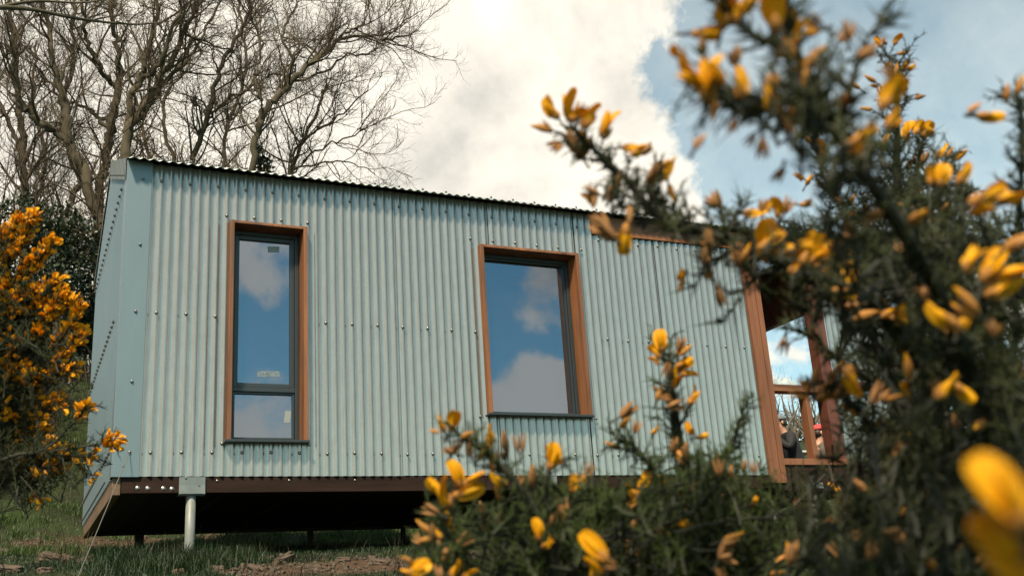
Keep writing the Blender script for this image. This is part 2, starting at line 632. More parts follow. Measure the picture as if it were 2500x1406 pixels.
def blades(n, xr, yr, hr, wid, dens=None, seed=1, lean=.5, clump=0):
    """n curved grass blades, each two quads and a tip"""
    g = np.random.default_rng(seed)
    x = g.uniform(*xr, n)
    y = g.uniform(*yr, n)
    if clump:
        cx = g.uniform(*xr, clump)
        cy = g.uniform(*yr, clump)
        k = g.integers(0, clump, n)
        sel = g.random(n) < .7
        x = np.where(sel, cx[k] + g.normal(0, .09, n), x)
        y = np.where(sel, cy[k] + g.normal(0, .09, n), y)
    if dens is not None:
        keep = g.random(n) < dens(x, y)
        x, y = x[keep], y[keep]
    n = len(x)
    h = g.uniform(*hr, n) * (.55 + .9 * np.clip(.5 + 3 * wob(x * 3 + 4, y * 3), 0, 1))
    z = hgt(x, y) - .01
    a = g.uniform(0, 6.283, n)
    ln = g.uniform(.1, 1, n) * lean
    dx, dy = np.cos(a) * h * ln, np.sin(a) * h * ln
    b = a + 1.57 + g.normal(0, .4, n)
    wx, wy = np.cos(b) * wid * g.uniform(.6, 1.3, n), np.sin(b) * wid
    P = []
    for tt, ww in ((0, 1), (.45, .8), (.8, .45)):
        cx = x + dx * tt ** 1.8
        cy = y + dy * tt ** 1.8
        cz = z + h * tt * (1 - .18 * ln * tt)
        P.append(np.stack([cx - wx * ww, cy - wy * ww, cz], -1))
        P.append(np.stack([cx + wx * ww, cy + wy * ww, cz], -1))
    P.append(np.stack([x + dx, y + dy, z + h * (1 - .22 * ln)], -1))
    V = np.stack(P, 1).reshape(-1, 3)
    o = (np.arange(n) * 7)[:, None]
    Q = np.concatenate([o + np.array([0, 1, 3, 2]), o + np.array([2, 3, 5, 4])])
    T = o + np.array([4, 5, 6])
    return V, Q, T


def blade_object(name, sets, materials):
    Vs, Qs, Ts, mq, mt = [], [], [], [], []
    off = 0
    for i, (V, Q, T) in enumerate(sets):
        Vs.append(V)
        Qs.append(Q + off)
        Ts.append(T + off)
        mq.append(np.full(len(Q), i))
        mt.append(np.full(len(T), i))
        off += len(V)
    V, Q, T = np.concatenate(Vs), np.concatenate(Qs), np.concatenate(Ts)
    me = bpy.data.meshes.new(name)
    me.vertices.add(len(V))
    me.vertices.foreach_set('co', V.ravel())
    me.loops.add(Q.size + T.size)
    me.loops.foreach_set('vertex_index', np.concatenate([Q.ravel(), T.ravel()]))
    me.polygons.add(len(Q) + len(T))
    me.polygons.foreach_set('loop_start', np.concatenate([np.arange(0, Q.size, 4), Q.size + np.arange(0, T.size, 3)]))
    for mm in materials:
        me.materials.append(mm)
    me.polygons.foreach_set('material_index', np.concatenate(mq + mt).astype(np.int32))
    me.update(calc_edges=True)
    o = bpy.data.objects.new(name, me)
    col.objects.link(o)
    return o


nd = lambda x, y: 1 - .93 * dirtmask(x, y)
sets = [
    blades(90000, (-2.4, 4.8), (-2.3, .4), (.014, .045), .0026, nd, 1, .9, 300),
    blades(26000, (-2.4, 4.8), (.4, 3.4), (.015, .045), .0026, nd, 8, .9, 100),
    blades(6500, (-.35, .75), (-.75, .1), (.06, .15), .0028, nd, 2, .9, 22),
    blades(90000, (-2.4, 5.0), (3.0, 10.5), (.03, .11), .004, nd, 3, .8, 250),
    blades(26000, (4.0, 12), (-4, 14), (.05, .14), .005, nd, 4, .7, 100),
    blades(2600, (-2.4, 4.4), (-1.8, 10), (.08, .26), .0022, None, 5, 1.1, 60),
    blades(5000, (-2.5, 2.5), (6.8, 10.3), (.2, .5), .004, None, 6, 1.3, 30),
]
grass = blade_object('grass', sets, [M['grass_shaded'], M['grass_shaded'], M['grass_shaded'], M['grass_lit'], M['grass_lit'], M['straw'], M['straw']])
tag(grass, 'rough grass and dry stalks growing round and below the raised cabin', 'grass', kind='stuff')

# gravel: small broken stone trodden into the bare earth
g0 = np.random.default_rng(11)
mb = MB()
cnt = 0
while cnt < 1500:
    x, y = g0.uniform(-1.8, 4.6), g0.uniform(-2, 5.5)
    if g0.random() > float(dirtmask(x, y)) * .95 + .02:
        continue
    r = g0.uniform(.008, .03) * (1.5 if g0.random() < .1 else 1)
    b = np.array([[g0.normal() for _ in range(3)] for _ in range(3)])
    b, _ = np.linalg.qr(b)
    mb.ellipsoid((x, y, float(hgt(x, y)) + r * .2), (r, r * g0.uniform(.6, 1), r * g0.uniform(.35, .7)), 5, 3, 0, b)
    cnt += 1
gv = mb.build('gravel', M['stone'])
tag(gv, 'small broken brown stone scattered over the bare earth by the cabin', 'gravel', kind='stuff')


def rock(u, v, y, ln, dp, ht, seed, label, rz=0, group=None):
    g = np.random.default_rng(seed)
    pnt = at(u, v, y)
    x, yy = pnt[0], pnt[1]
    z = float(hgt(x, yy))
    mb = MB()

    def warp(q):
        s = 1 / max(abs(q[0]), abs(q[1]), abs(q[2])) ** .72
        k = 1 + .22 * mnoise.noise(Vector(q * 1.6 + seed * 1.37)) + .16 * mnoise.noise(Vector(q * 6 + seed))
        return q * s * k

    c, s_ = math.cos(rz), math.sin(rz)
    B = np.array([[c, -s_, 0], [s_, c, 0], [0, 0, 1]])
    B = B @ np.array(Matrix.Rotation(g.normal(0, .25), 3, 'X')) @ np.array(Matrix.Rotation(g.normal(0, .2), 3, 'Y'))
    mb.ellipsoid((0, 0, 0), (ln / 2, dp / 2, ht / 2), 22, 14, 0, B, warp)
    o = mb.build('stone', M['stone'])
    o.location = (x, yy, z + ht * .22)
    tag(o, label, 'stone', group)
    return o


# y found from the ground itself so that each stone lies on it
def ground_y(u, v, y0=-3.0, y1=8.0):
    d = ray(u, v)
    d = d / d[1]
    for yy in np.arange(y0, y1, .02):
        pz = CAM[2] + d[2] * (yy - CAM[1])
        if pz <= float(hgt(CAM[0] + d[0] * (yy - CAM[1]), yy)):
            return yy
    return 0


rocks = [(122, 1368, .17, .12, .09, 'largest flat-topped stone in the dark grass left of the cable'),
         (165, 1372, .09, .09, .07, 'rough stone tight against the right end of the largest stone'),
         (207, 1376, .10, .08, .06, 'tilted stone where the slanting cable crosses the grass'),
         (10, 1358, .13, .1, .10, 'brown stone cut by the left edge of the photo, uppermost there'),
         (22, 1398, .16, .09, .07, 'long low brown stone in the bottom left corner'),
         (108, 1398, .09, .08, .05, 'small stone just below the largest flat-topped stone'),
         (690, 1374, .19, .1, .05, 'long flat tan slab on the bare earth right of the grey post'),
         (556, 1376, .15, .14, .06, 'broad tan stone half buried right of the grey post'),
         (528, 1398, .10, .08, .06, 'pointed pale stone at the bottom edge right of the grey post'),
         (763, 1392, .13, .09, .05, 'brown stone right of the long flat slab'),
         (617, 1394, .09, .08, .06, 'rounded brown stone below the long flat slab'),
         (838, 1370, .11, .08, .04, 'thin brown stone beside a grass tuft under the middle of the cabin'),
         (925, 1378, .12, .09, .05, 'flat brown stone left of the yellow flowers at the bottom'),
         (435, 1402, .08, .06, .05, 'small tan stone at the bottom edge left of the post foot')]
for i, (u, v_, ln, dp, ht, lab) in enumerate(rocks):
    rock(u, v_, ground_y(u, v_), ln, dp, ht, 20 + i, lab, rng.uniform(-.5, .5), 'stones in front of the cabin')

# ------------------------------------------------------------------ the cabin
cabin = empty('cabin', (0, 0, 0))
tag(cabin, 'small raised cabin clad in galvanised corrugated metal with cedar trimmed windows and open porch', 'cabin')
XL, XR = -.271, 7.75
DEP = 3.35
EAVE = 2.392
RY, RZ_ = 1.80, 3.165
PITCH = .076
AMP = .0088
SLOPE = (RZ_ - EAVE) / RY
BEAVE = RZ_ - SLOPE * (DEP - RY)

W1 = (.587, 1.166, .090, 1.907)
W2 = (2.842, 3.802, .352, 1.905)


def prof(x, amp=AMP):
    c = math.cos(2 * math.pi * x / PITCH)
    return -amp * (c + .22 * (2 * c * c - 1))


def corrugated(x0, x1, zb, ztf, holes=(), yoff=0.0, amp=AMP, per=10, ndiv=1):
    """corrugated sheet in the x-z plane; crests face -y on multiples of the pitch"""
    mb = MB()
    n = max(2, int(round((x1 - x0) / PITCH * per)))
    xs = list(np.linspace(x0, x1, n + 1))
    for h in holes:
        for e in (h[0], h[1]):
            if x0 < e < x1:
                xs.append(e)
    xs = sorted(xs)
    for a, b in zip(xs[:-1], xs[1:]):
        if b - a < 1e-5:
            continue
        spans = [(zb, None)]
        mid = (a + b) / 2
        for h in holes:
            if h[0] < mid < h[1]:
                spans = [(zb, h[2]), (h[3], None)]
        for lo, hi in spans:
            za = ztf(a) if hi is None else hi
            zb2 = ztf(b) if hi is None else hi
            ya, yb = prof(a, amp) + yoff, prof(b, amp) + yoff
            mb.add([(a, ya, lo), (b, yb, lo), (b, yb, zb2), (a, ya, za)], [(0, 1, 2, 3)])
    return mb


def weld(o, d=.0002):
    import bmesh
    bm = bmesh.new()
    bm.from_mesh(o.data)
    bmesh.ops.remove_doubles(bm, verts=bm.verts, dist=d)
    bm.to_mesh(o.data)
    bm.free()
    o.data.polygons.foreach_set('use_smooth', [True] * len(o.data.polygons))


holes = [W1, W2]
seams = [-.077, 2.016, 2.930, 3.848, 4.75, 5.81]
shts = []
for i in range(5):
    a, b = seams[i], seams[i + 1]
    if i == 2:
        b -= .012
        for zlo, zhi in ((-.182, W2[2]), (W2[3], EAVE - .012)):
            o = corrugated(a + .0025, b - .0025, zlo, lambda x: zhi, (), -.004).build('wall_sheet', M['galv'], cabin)
            weld(o)
        continue
    zt = (lambda x: EAVE - .012) if i < 3 else (lambda x: (EAVE - .012) if x < 4.03 else 2.168)
    yo = -.0015 + (.0035 if i % 2 else -.0025)
    mb = corrugated(a + (.0025 if i else 0), b - .0025, -.182 + (.003 if i % 2 else 0), zt, holes, yo)
    o = mb.build('wall_sheet', M['galv'], cabin)
    weld(o)
    shts.append(o)
# dark breather membrane behind the sheets, with the two window openings left free
mb = MB()
yb = .016


def panel_with_holes(mb, x0, x1, z0, z1, hs, y0, y1):
    xs = sorted({x0, x1, *[h[0] for h in hs], *[h[1] for h in hs]})
    for a, b in zip(xs[:-1], xs[1:]):
        m_ = (a + b) / 2
        h = [h for h in hs if h[0] <= m_ <= h[1]]
        if h:
            mb.box((a, y0, z0), (b, y1, h[0][2]))
            mb.box((a, y0, h[0][3]), (b, y1, z1))
        else:
            mb.box((a, y0, z0), (b, y1, z1))


panel_with_holes(mb, XL + .03, 5.80, -.17, EAVE - .03, [(h[0] - .03, h[1] + .03, h[2] - .012, h[3] + .02) for h in holes], yb, .11)
mb.build('inner_wall', M['interior'], cabin)

# flat folded corner flashing
mb = MB()
prf = [(.10, XL + .002), (.004, XL + .002), (-.012, XL), (-.014, XL + .004), (-.014, -.082), (-.012, -.074), (-.004, -.074)]
# profile as (y, x) pairs swept up z, with both faces
pts = [(XL - .002, .14), (XL - .003, -.013), (XL + .001, -.0165), (-.078, -.0165), (-.0745, -.013), (-.0745, -.002)]
zt0, zb0 = EAVE - .004, -.186
vv = [(x, y, z) for z in (zb0, zt0) for x, y in pts]
k = len(pts)
# the top of the return rises with the gable
vv[k] = (pts[0][0], pts[0][1], EAVE + SLOPE * .14 - .02)
mb.add(vv, [(i, i + 1, k + i + 1, k + i) for i in range(k - 1)])
o = mb.build('corner_flashing', M['flash'], cabin)
sm = o.modifiers.new('thick', 'SOLIDIFY')
sm.thickness = .0012

# gable end cladding (shallow ribs), polygon top following both roof slopes
mb = MB()


def gz(y):
    return EAVE + SLOPE * y if y < RY else RZ_ - SLOPE * (y - RY)


ys = np.linspace(.10, DEP, int((DEP - .1) / PITCH * 8))
for a, b in zip(ys[:-1], ys[1:]):
    xa = XL + .006 + .007 * math.cos(2 * math.pi * a / PITCH)
    xb = XL + .006 + .007 * math.cos(2 * math.pi * b / PITCH)
    mb.add([(xa, a, -.186), (xb, b, -.186), (xb, b, gz(b) - .02), (xa, a, gz(a) - .02)], [(0, 3, 2, 1)])
o = mb.build('gable_sheet', M['flash'], cabin)
weld(o)
# dull folded rake flashing above it
for (ya, yb_) in ((-.02, RY), (RY, DEP + .06)):
    mb = MB()
    n = 24
    for i in range(n):
        a = ya + (yb_ - ya) * i / n
        b = ya + (yb_ - ya) * (i + 1) / n
        za, zb_ = gz(a) + .012, gz(b) + .012
        xo = XL - .012 - (.003 if i % 2 else 0)
        dz = .19 if yb_ == RY else .05
        mb.add([(xo, a, za - dz), (xo, b, zb_ - dz), (xo, b, zb_), (xo, a, za), (xo + .10, a, za + .004), (xo + .10, b, zb_ + .004)],
               [(0, 3, 2, 1), (3, 4, 5, 2)])
    o = mb.build('rake_flashing', M['galv_dull'], cabin)

# roof: two corrugated slopes, front eave a hand's width proud of the wall
OV = .118
for side in (0, 1):
    mb = MB()
    xs = np.arange(XL - .004, XR + .06, PITCH / 8)
    if side == 0:
        pa, pb = (-OV, EAVE - OV * SLOPE + .026), (RY, RZ_ + .026)
    else:
        pa, pb = (DEP + .10, BEAVE - .10 * SLOPE + .026), (RY, RZ_ + .026)
    h = np.array([AMP * math.cos(2 * math.pi * x / PITCH) for x in xs])
    V = []
    for (y_, z_) in (pa, pb):
        for x, hh in zip(xs, h):
            V.append((x, y_, z_ + hh))
    n = len(xs)
    mb.add(V, [(i, i + 1, n + i + 1, n + i) if side == 0 else (i, n + i, n + i + 1, i + 1) for i in range(n - 1)])
    o = mb.build('roof_sheet', M['galv_roof'], cabin, smooth=True)
    sm = o.modifiers.new('thick', 'SOLIDIFY')
    sm.thickness = .0022
    sm.offset = -1
# timber roof deck under the sheets, seen from below in the porch
mb = MB()
mb.add([(XL + .02, .04, EAVE + .008), (XR, .04, EAVE + .008), (XR, RY, RZ_ - .004), (XL + .02, RY, RZ_ - .004),
        (XL + .02, .04, EAVE - .038), (XR, .04, EAVE - .038), (XR, RY, RZ_ - .05), (XL + .02, RY, RZ_ - .05)],
       [(0, 1, 2, 3), (7, 6, 5, 4), (0, 4, 5, 1), (0, 3, 7, 4), (1, 5, 6, 2), (3, 2, 6, 7)])
mb.add([(XL + .02, DEP, BEAVE - .004), (XR, DEP, BEAVE - .004), (XR, RY, RZ_ - .006), (XL + .02, RY, RZ_ - .006),
        (XL + .02, DEP, BEAVE - .05), (XR, DEP, BEAVE - .05), (XR, RY, RZ_ - .052), (XL + .02, RY, RZ_ - .052)],
       [(3, 2, 1, 0), (4, 5, 6, 7), (1, 5, 4, 0), (4, 7, 3, 0), (2, 6, 5, 1), (7, 6, 2, 3)])
mb.build('roof_deck', M['redwood'], cabin)

# eave fascia from above the second window to the porch end
mb = MB()
mb.box((4.034, -.024, 2.172), (XR + .01, -.002, 2.362))
mb.box((4.034, -.002, 2.172), (4.06, .014, 2.362))
mb.build('fascia_board', M['cedar_x'], cabin, bevel=.003)

# back and partition walls close the room
mb = MB()
mb.box((XL + .03, DEP - .10, -.18), (5.80, DEP, BEAVE - .055))
mb.build('back_wall', M['interior'], cabin)
mb = MB()
for a, b in zip(np.linspace(.0, DEP - .1, 12)[:-1], np.linspace(.0, DEP - .1, 12)[1:]):
    mb.box((5.88, a + .002, -.17), (5.93, b, min(gz(a), gz(b)) - .06))
mb.build('porch_wall', M['larch'], cabin)

# cedar boards, three side by side with shadow gaps, at the end of the metal wall
for i, (a, b) in enumerate(((5.812, 5.862), (5.868, 5.923), (5.930, 5.990))):
    mb = MB()
    mb.box((a, -.030 + .004 * (i % 2), -.262), (b, .09, 2.168))
    mb.build('corner_board', M['larch'], cabin, bevel=.003)

# floor: front beam, end beam, dark underside, joists
mb = MB()
mb.box((XL + .075, .004, -.306), (XR, .05, -.188))
fb = mb.build('floor_beam', M['beam'], cabin, bevel=.004)
mb = MB()
mb.box((XL + .012, .012, -.318), (XL + .070, DEP - .1, -.19))
mb.build('end_beam', M['endbeam'], cabin, bevel=.004)
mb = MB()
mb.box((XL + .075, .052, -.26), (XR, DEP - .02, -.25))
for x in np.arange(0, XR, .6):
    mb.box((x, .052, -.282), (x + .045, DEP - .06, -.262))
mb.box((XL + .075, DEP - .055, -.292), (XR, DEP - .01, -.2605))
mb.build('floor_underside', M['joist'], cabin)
mb = MB()
mb.box((XL + .03, .052, -.249), (5.8, DEP - .11, -.186))
mb.build('floor_deck', M['interior'], cabin)
for u, v_ in ((336, 1191), (361, 1192), (399, 1192), (420, 1193)):
    pt = at(u, v_, .002)
    mb = MB()
    mb.ellipsoid(pt, (.0135, .007, .0135), 12, 6)
    mb.ellipsoid(pt + np.array([0, .002, 0]), (.018, .003, .018), 12, 4)
    mb.build('bolt', M['bolt'], fb, smooth=True)
for x in (.50, 1.06, 1.60, 2.3):
    mb = MB()
    mb.ellipsoid((x, .002, -.214), (.009, .005, .009), 10, 6)
    mb.build('bolt', M['bolt'], fb, smooth=True)


# stilts
def stilt(x, y, r=.037, plate=True, mt='pvc', top=-.306, name='stilt'):
    z = float(hgt(x, y)) - .25
    mb = MB()
    mb.tube([(x, y, z), (x, y, (z + top) / 2), (x, y, top)], r, 20)
    o = mb.build(name, M[mt], cabin, smooth=False)
    o.data.polygons.foreach_set('use_smooth', [len(p_.vertices) == 4 for p_ in o.data.polygons])
    if plate:
        mb = MB()
        w2 = .097
        n = 8
        # slightly bent steel plate folded under the beam
        V = []
        for k2, (yy, zz) in enumerate(((y - .046, -.187), (y - .047, -.25), (y - .052, -.312), (y - .040, -.322), (y + .05, -.322))):
            for i in range(n + 1):
                s = -1 + 2 * i / n
                V.append((x - .0 + s * w2, yy - (.003 * abs(s) if k2 == 2 else 0), zz - (.003 if k2 == 2 and abs(s) > .8 else 0)))
        F = []
        for k2 in range(4):
            for i in range(n):
                a = k2 * (n + 1) + i
                F.append((a, a + 1, a + n + 2, a + n + 1))
        mb.add(V, F)
        pl = mb.build('bracket', M['plate'], o)
        s2 = pl.modifiers.new('t', 'SOLIDIFY')
        s2.thickness = .004
        for dx, dz in ((-.047, -.197), (.052, -.252)):
            mb = MB()
            mb.ellipsoid((x + dx, y - .050, dz), (.010, .007, .010), 6, 4)
            mb.ellipsoid((x + dx, y - .048, dz), (.014, .003, .014), 12, 4)
            mb.build('bolt', M['screw'], o)
    return o


stilt(.312, .040)
stilt(3.35, .040)
stilt(6.35, .040)
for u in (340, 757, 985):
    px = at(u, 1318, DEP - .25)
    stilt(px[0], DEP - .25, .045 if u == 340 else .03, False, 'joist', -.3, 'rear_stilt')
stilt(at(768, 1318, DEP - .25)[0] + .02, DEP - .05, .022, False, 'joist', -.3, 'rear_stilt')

# ---- windows
def window(W, dep_f, dep_b, mull=None, name='window', t=.034):
    x0, x1, z0, z1 = W
    wn = MB()
    # reveal boards = the part itself; left, right, top (the bottom is a metal sill)
    yf, ybk = -dep_f, dep_b
    wn.box((x0 - t, yf, z0), (x0, ybk, z1 + t * .75))
    wn.box((x1, yf, z0 + .002), (x1 + t, ybk, z1 + t * .75))
    wn.box((x0, yf + .002, z1), (x1, ybk, z1 + t * .75 - .001))
    wo_ = wn.build(name, M['cedar'], cabin, bevel=.0025)
    # sill
    mb = MB()
    mb.box((x0 - t - .012, yf - .022, z0 - .016), (x1 + t + .004, yf - .018, z0 + .004))
    mb.box((x0 - t - .012, yf - .018, z0 - .016), (x1 + t + .004, ybk, z0 - .002))
    mb.build('sill', M['sash'], wo_, bevel=.002)
    # outer fixed frame and inner sash
    ys = ybk - .055

    def ring(mb, a0, a1, b0, b1, w_, y0, y1):
        mb.box((a0, y0, b0), (a0 + w_, y1, b1))
        mb.box((a1 - w_, y0, b0), (a1, y1, b1))
        mb.box((a0 + w_, y0 + .001, b0), (a1 - w_, y1, b0 + w_))
        mb.box((a0 + w_, y0 + .001, b1 - w_), (a1 - w_, y1, b1))

    mb = MB()
    e = .003
    ring(mb, x0 + e, x1 - e, z0 + e, z1 - e, .034, ys, ybk - .002)
    cells = []
    if mull:
        mb.box((x0 + .037, ys + .002, mull - .018), (x1 - .037, ybk - .004, mull + .018))
        cells = [(x0 + .037, x1 - .037, z0 + .037, mull - .018), (x0 + .037, x1 - .037, mull + .018, z1 - .037)]
    else:
        cells = [(x0 + .037, x1 - .037, z0 + .037, z1 - .037)]
    mb.build('frame', M['sash'], wo_, bevel=.003)
    for i, c in enumerate(cells):
        big = (c[3] - c[2]) > .6
        wd = .036 if (big and mull) else .016
        mb = MB()
        ring(mb, c[0] + .002, c[1] - .002, c[2] + .002, c[3] - .002, wd, ys + .012, ybk - .008)
        mb.build('sash', M['sash'], wo_, bevel=.003)
        mb = MB()
        yy = ys + .034
        a0, a1, b0, b1 = c[0] + wd, c[1] - wd, c[2] + wd, c[3] - wd
        mb.box((a0, yy, b0), (a1, yy + .005, b1))
        mb.build('pane', M['glass'], wo_)
    return wo_, ys + .034


w1, yg1 = window(W1, .07, .150, mull=.535)
tag(w1, 'tall narrow window with a lower fixed light')
w2, yg2 = window(W2, .07, .155, t=.036)
tag(w2, 'wider single-pane window')


def patch(u0, v0, u1, v1, y, mt, name, par, u_sk=0):
    a, b, c, d = at(u0, v1, y), at(u1, v1, y), at(u1 + u_sk, v0, y), at(u0 + u_sk, v0, y)
    mb = MB()
    V = [a, b, c, d]
    V += [q_ + np.array([0, .001, 0]) for q_ in V]
    mb.add(V, [(0, 1, 2, 3), (7, 6, 5, 4), (0, 4, 5, 1), (2, 6, 7, 3), (1, 5, 6, 2), (0, 3, 7, 4)])
    mb.build(name, M[mt], par)


patch(654, 602, 682, 616, yg1 - .002, 'paper', 'sticker', w1)
patch(693, 1003, 708, 1031, yg1 - .002, 'paper', 'sticker', w1, 3)
patch(628, 906, 684, 919, yg1 - .002, 'foil', 'sticker', w1)

# ---- screws
smesh = MB()
smesh.ellipsoid((0, -.004, 0), (.0150, .0035, .0150), 14, 6, 1)
smesh.ellipsoid((0, -.007, 0), (.0120, .0075, .0120), 12, 8, 0)
smesh.tube([(0, -.010, 0), (0, -.0165, 0)], .0055, 6, 0)
s0 = smesh.build('screw', [M['screw'], M['rubber']], cabin, smooth=False)
s0.data.polygons.foreach_set('use_smooth', [len(p_.vertices) == 4 for p_ in s0.data.polygons])
front_screws = []
for k in range(0, 26):
    x = k * .228
    front_screws.append((x, 0))
    if not (.55 < x < 1.25 or 2.85 < x < 3.88):
        front_screws.append((x, 1.1036))
    if k < 17:
        front_screws.append((x, 2.235))
    elif x < 4.0:
        front_screws.append((x, 2.235))
for k in range(18, 26):
    front_screws.append((k * .228, 2.105))
for x in (.532, .76, .988, 1.216):
    front_screws.append((x, 1.988))
front_screws += [(.532, .070), (1.216, .070)]
for x in (2.736, 2.964, 3.192, 3.42, 3.648, 3.90):
    front_screws.append((x, 1.994))
for x in (2.736, 2.964, 3.192, 3.42, 3.648, 3.90):
    front_screws.append((x, .333))
first = True
rsc = np.random.default_rng(5)
extra = MB()
for i, (x, z) in enumerate(front_screws[:100]):
    o = s0 if first else s0.copy()
    if not first:
        col.objects.link(o)
        o.parent = cabin
    first = False
    o.location = (x + rsc.normal(0, .0015), -AMP * 1.22 - .001, z + rsc.normal(0, .003))
    o.rotation_euler = (rsc.normal(0, .06), rsc.uniform(0, 3), rsc.normal(0, .06))
sv = np.array([v_.co[:] for v_ in s0.data.vertices])
sf = [tuple(p_.vertices) for p_ in s0.data.polygons]
smi = [p_.material_index for p_ in s0.data.polygons]


def add_screw(mb, loc, rz=0, k=1.0, dark=False):
    c, s_ = math.cos(rz), math.sin(rz)
    Rm = np.array([[c, -s_, 0], [s_, c, 0], [0, 0, 1]])
    base = mb.n
    mb.v.append((Rm @ (sv * k).T).T + np.array(loc))
    mb.f += [[i + base for i in f] for f in sf]
    mb.mi += [1] * len(smi) if dark else smi
    mb.n += len(sv)


for (x, z) in front_screws[100:]:
    add_screw(extra, (x, -AMP * 1.22 - .001, z))
for z_, y0 in ((2.262, .32), (1.135, .43), (.022, .20)):
    for y in np.arange(y0, DEP - .03, .152):
        if z_ < gz(y) - .05:
            add_screw(extra, (XL - .003, y, z_), -math.pi / 2, 1.25, True)
for y in np.arange(.5, DEP, .076):
    add_screw(extra, (XL - .003, y, -.155), -math.pi / 2, .8, True)
for y in np.arange(.06, RY, .11):
    add_screw(extra, (XL - .016, y, gz(y) - .14), -math.pi / 2, .5, True)
for u, v_ in ((350, 437), (342, 597), (331, 760), (322, 931), (316, 1103)):
    add_screw(extra, at(u, v_, -.0165), 0, .85)
# roofing screws stand up behind the eave
for x in np.arange(.0, XR, .228):
    add_screw(extra, (x, -.03, EAVE + .034), 0, .8)
ex = extra.build('screw', [M['screw'], M['rubber']], cabin)
tag(ex, kind='stuff')

# ---- porch
def pbox(name, a, b, mt, bev=.003):
    mb = MB()
    mb.box(a, b)
    return mb.build(name, M[mt], cabin, bevel=bev)


pbox('porch_post', (6.655, -.02, -.02), (6.80, .12, 2.17), 'redwood')
pbox('handrail', (5.992, -.02, .665), (6.653, .12, .735), 'cedar_x')
pbox('handrail', (6.802, -.02, .72), (7.30, .10, .80), 'redwood')
pbox('baluster', (6.395, -.005, -.02), (6.452, .10, .663), 'larch')
pbox('deck_edge', (5.992, -.028, -.085), (XR, .0, -.022), 'larch')
pbox('deck', (5.992, .001, -.085), (XR, DEP - .03, -.03), 'larch')
pbox('porch_fascia', (5.992, -.012, -.34), (XR, .002, -.088), 'beam')
pbox('header', (6.86, .122, 1.655), (6.96, DEP - .1, 2.34), 'redwood')
mb = corrugated(6.84, 7.70, -.02, lambda x: 2.17, (), .03)
o = mb.build('porch_sheet', M['galv'], cabin)
weld(o)
pbox('corner_board', (7.70, -.02, -.08), (7.745, .05, 2.17), 'redwood')

# bracing cable from the corner flashing down to the ground
a = at(316, 1103, -.02)
b = at(183, 1425, -1.15)
mb = MB()
mb.tube([a, a * .6 + b * .4 + np.array([0, 0, -.006]), a * .3 + b * .7 + np.array([0, 0, -.006]), b], .0032, 6)
mb.tube([a * .88 + b * .12, a * .865 + b * .135], .007, 6)
gw = mb.build('bracing_cable', M['wire'])
tag(gw, 'thin steel cable slanting from the cabin corner down into the grass', 'cable')

# crumpled grey sheet on the handrail
mb = MB()
V = []
nu, nv = 26, 8
for j in range(nv + 1):
    for i in range(nu + 1):
        s, tt = i / nu, j / nv
        x = 6.0 + .32 * s
        th = math.pi * tt
        rr = .06 + .018 * math.sin(9 * s + 2) + .012 * math.sin(23 * s)
        rr *= (1 - max(0, (s - .8) / .2) ** 2 * .6)
        V.append((x, .05 - .065 * math.cos(th), .735 + rr * math.sin(th) ** .8 + .004 * mnoise.noise(Vector((s * 9, tt * 6, 0)))))
mb.add(V, [(j * (nu + 1) + i, j * (nu + 1) + i + 1, (j + 1) * (nu + 1) + i + 1, (j + 1) * (nu + 1) + i) for j in range(nv) for i in range(nu)])
tp = mb.build('plastic_sheet', M['tarp'], smooth=True)
tag(tp, 'crumpled grey plastic sheet lying on the porch handrail', 'plastic sheet')


# ------------------------------------------------------------------ bare trees
def smooth_path(pts, n):
    pts = np.asarray(pts, float)
    k = len(pts)
    t = np.linspace(0, k - 1, n)
    out = []
    for tt in t:
        i = min(int(tt), k - 2)
        f = tt - i
        p0, p1, p2, p3 = pts[max(i - 1, 0)], pts[i], pts[i + 1], pts[min(i + 2, k - 1)]
        out.append(.5 * ((2 * p1) + (-p0 + p2) * f + (2 * p0 - 5 * p1 + 4 * p2 - p3) * f * f + (-p0 + 3 * p1 - 3 * p2 + p3) * f ** 3))
    return np.array(out)


def walk(g, p, d, ln, n, wig, up):
    pts = [np.array(p)]
    d = np.array(d) / np.linalg.norm(d)
    st = ln / n
    for _ in range(n):
        d = d + g.normal(0, wig, 3) + np.array([0, 0, up])
        d /= np.linalg.norm(d)
        pts.append(pts[-1] + d * st)
    return np.array(pts)


def side_dir(g, t, spread):
    a = g.normal(0, 1, 3)
    a -= t * np.dot(a, t)
    a /= np.linalg.norm(a) + 1e-9
    return t * math.cos(spread) + a * math.sin(spread)


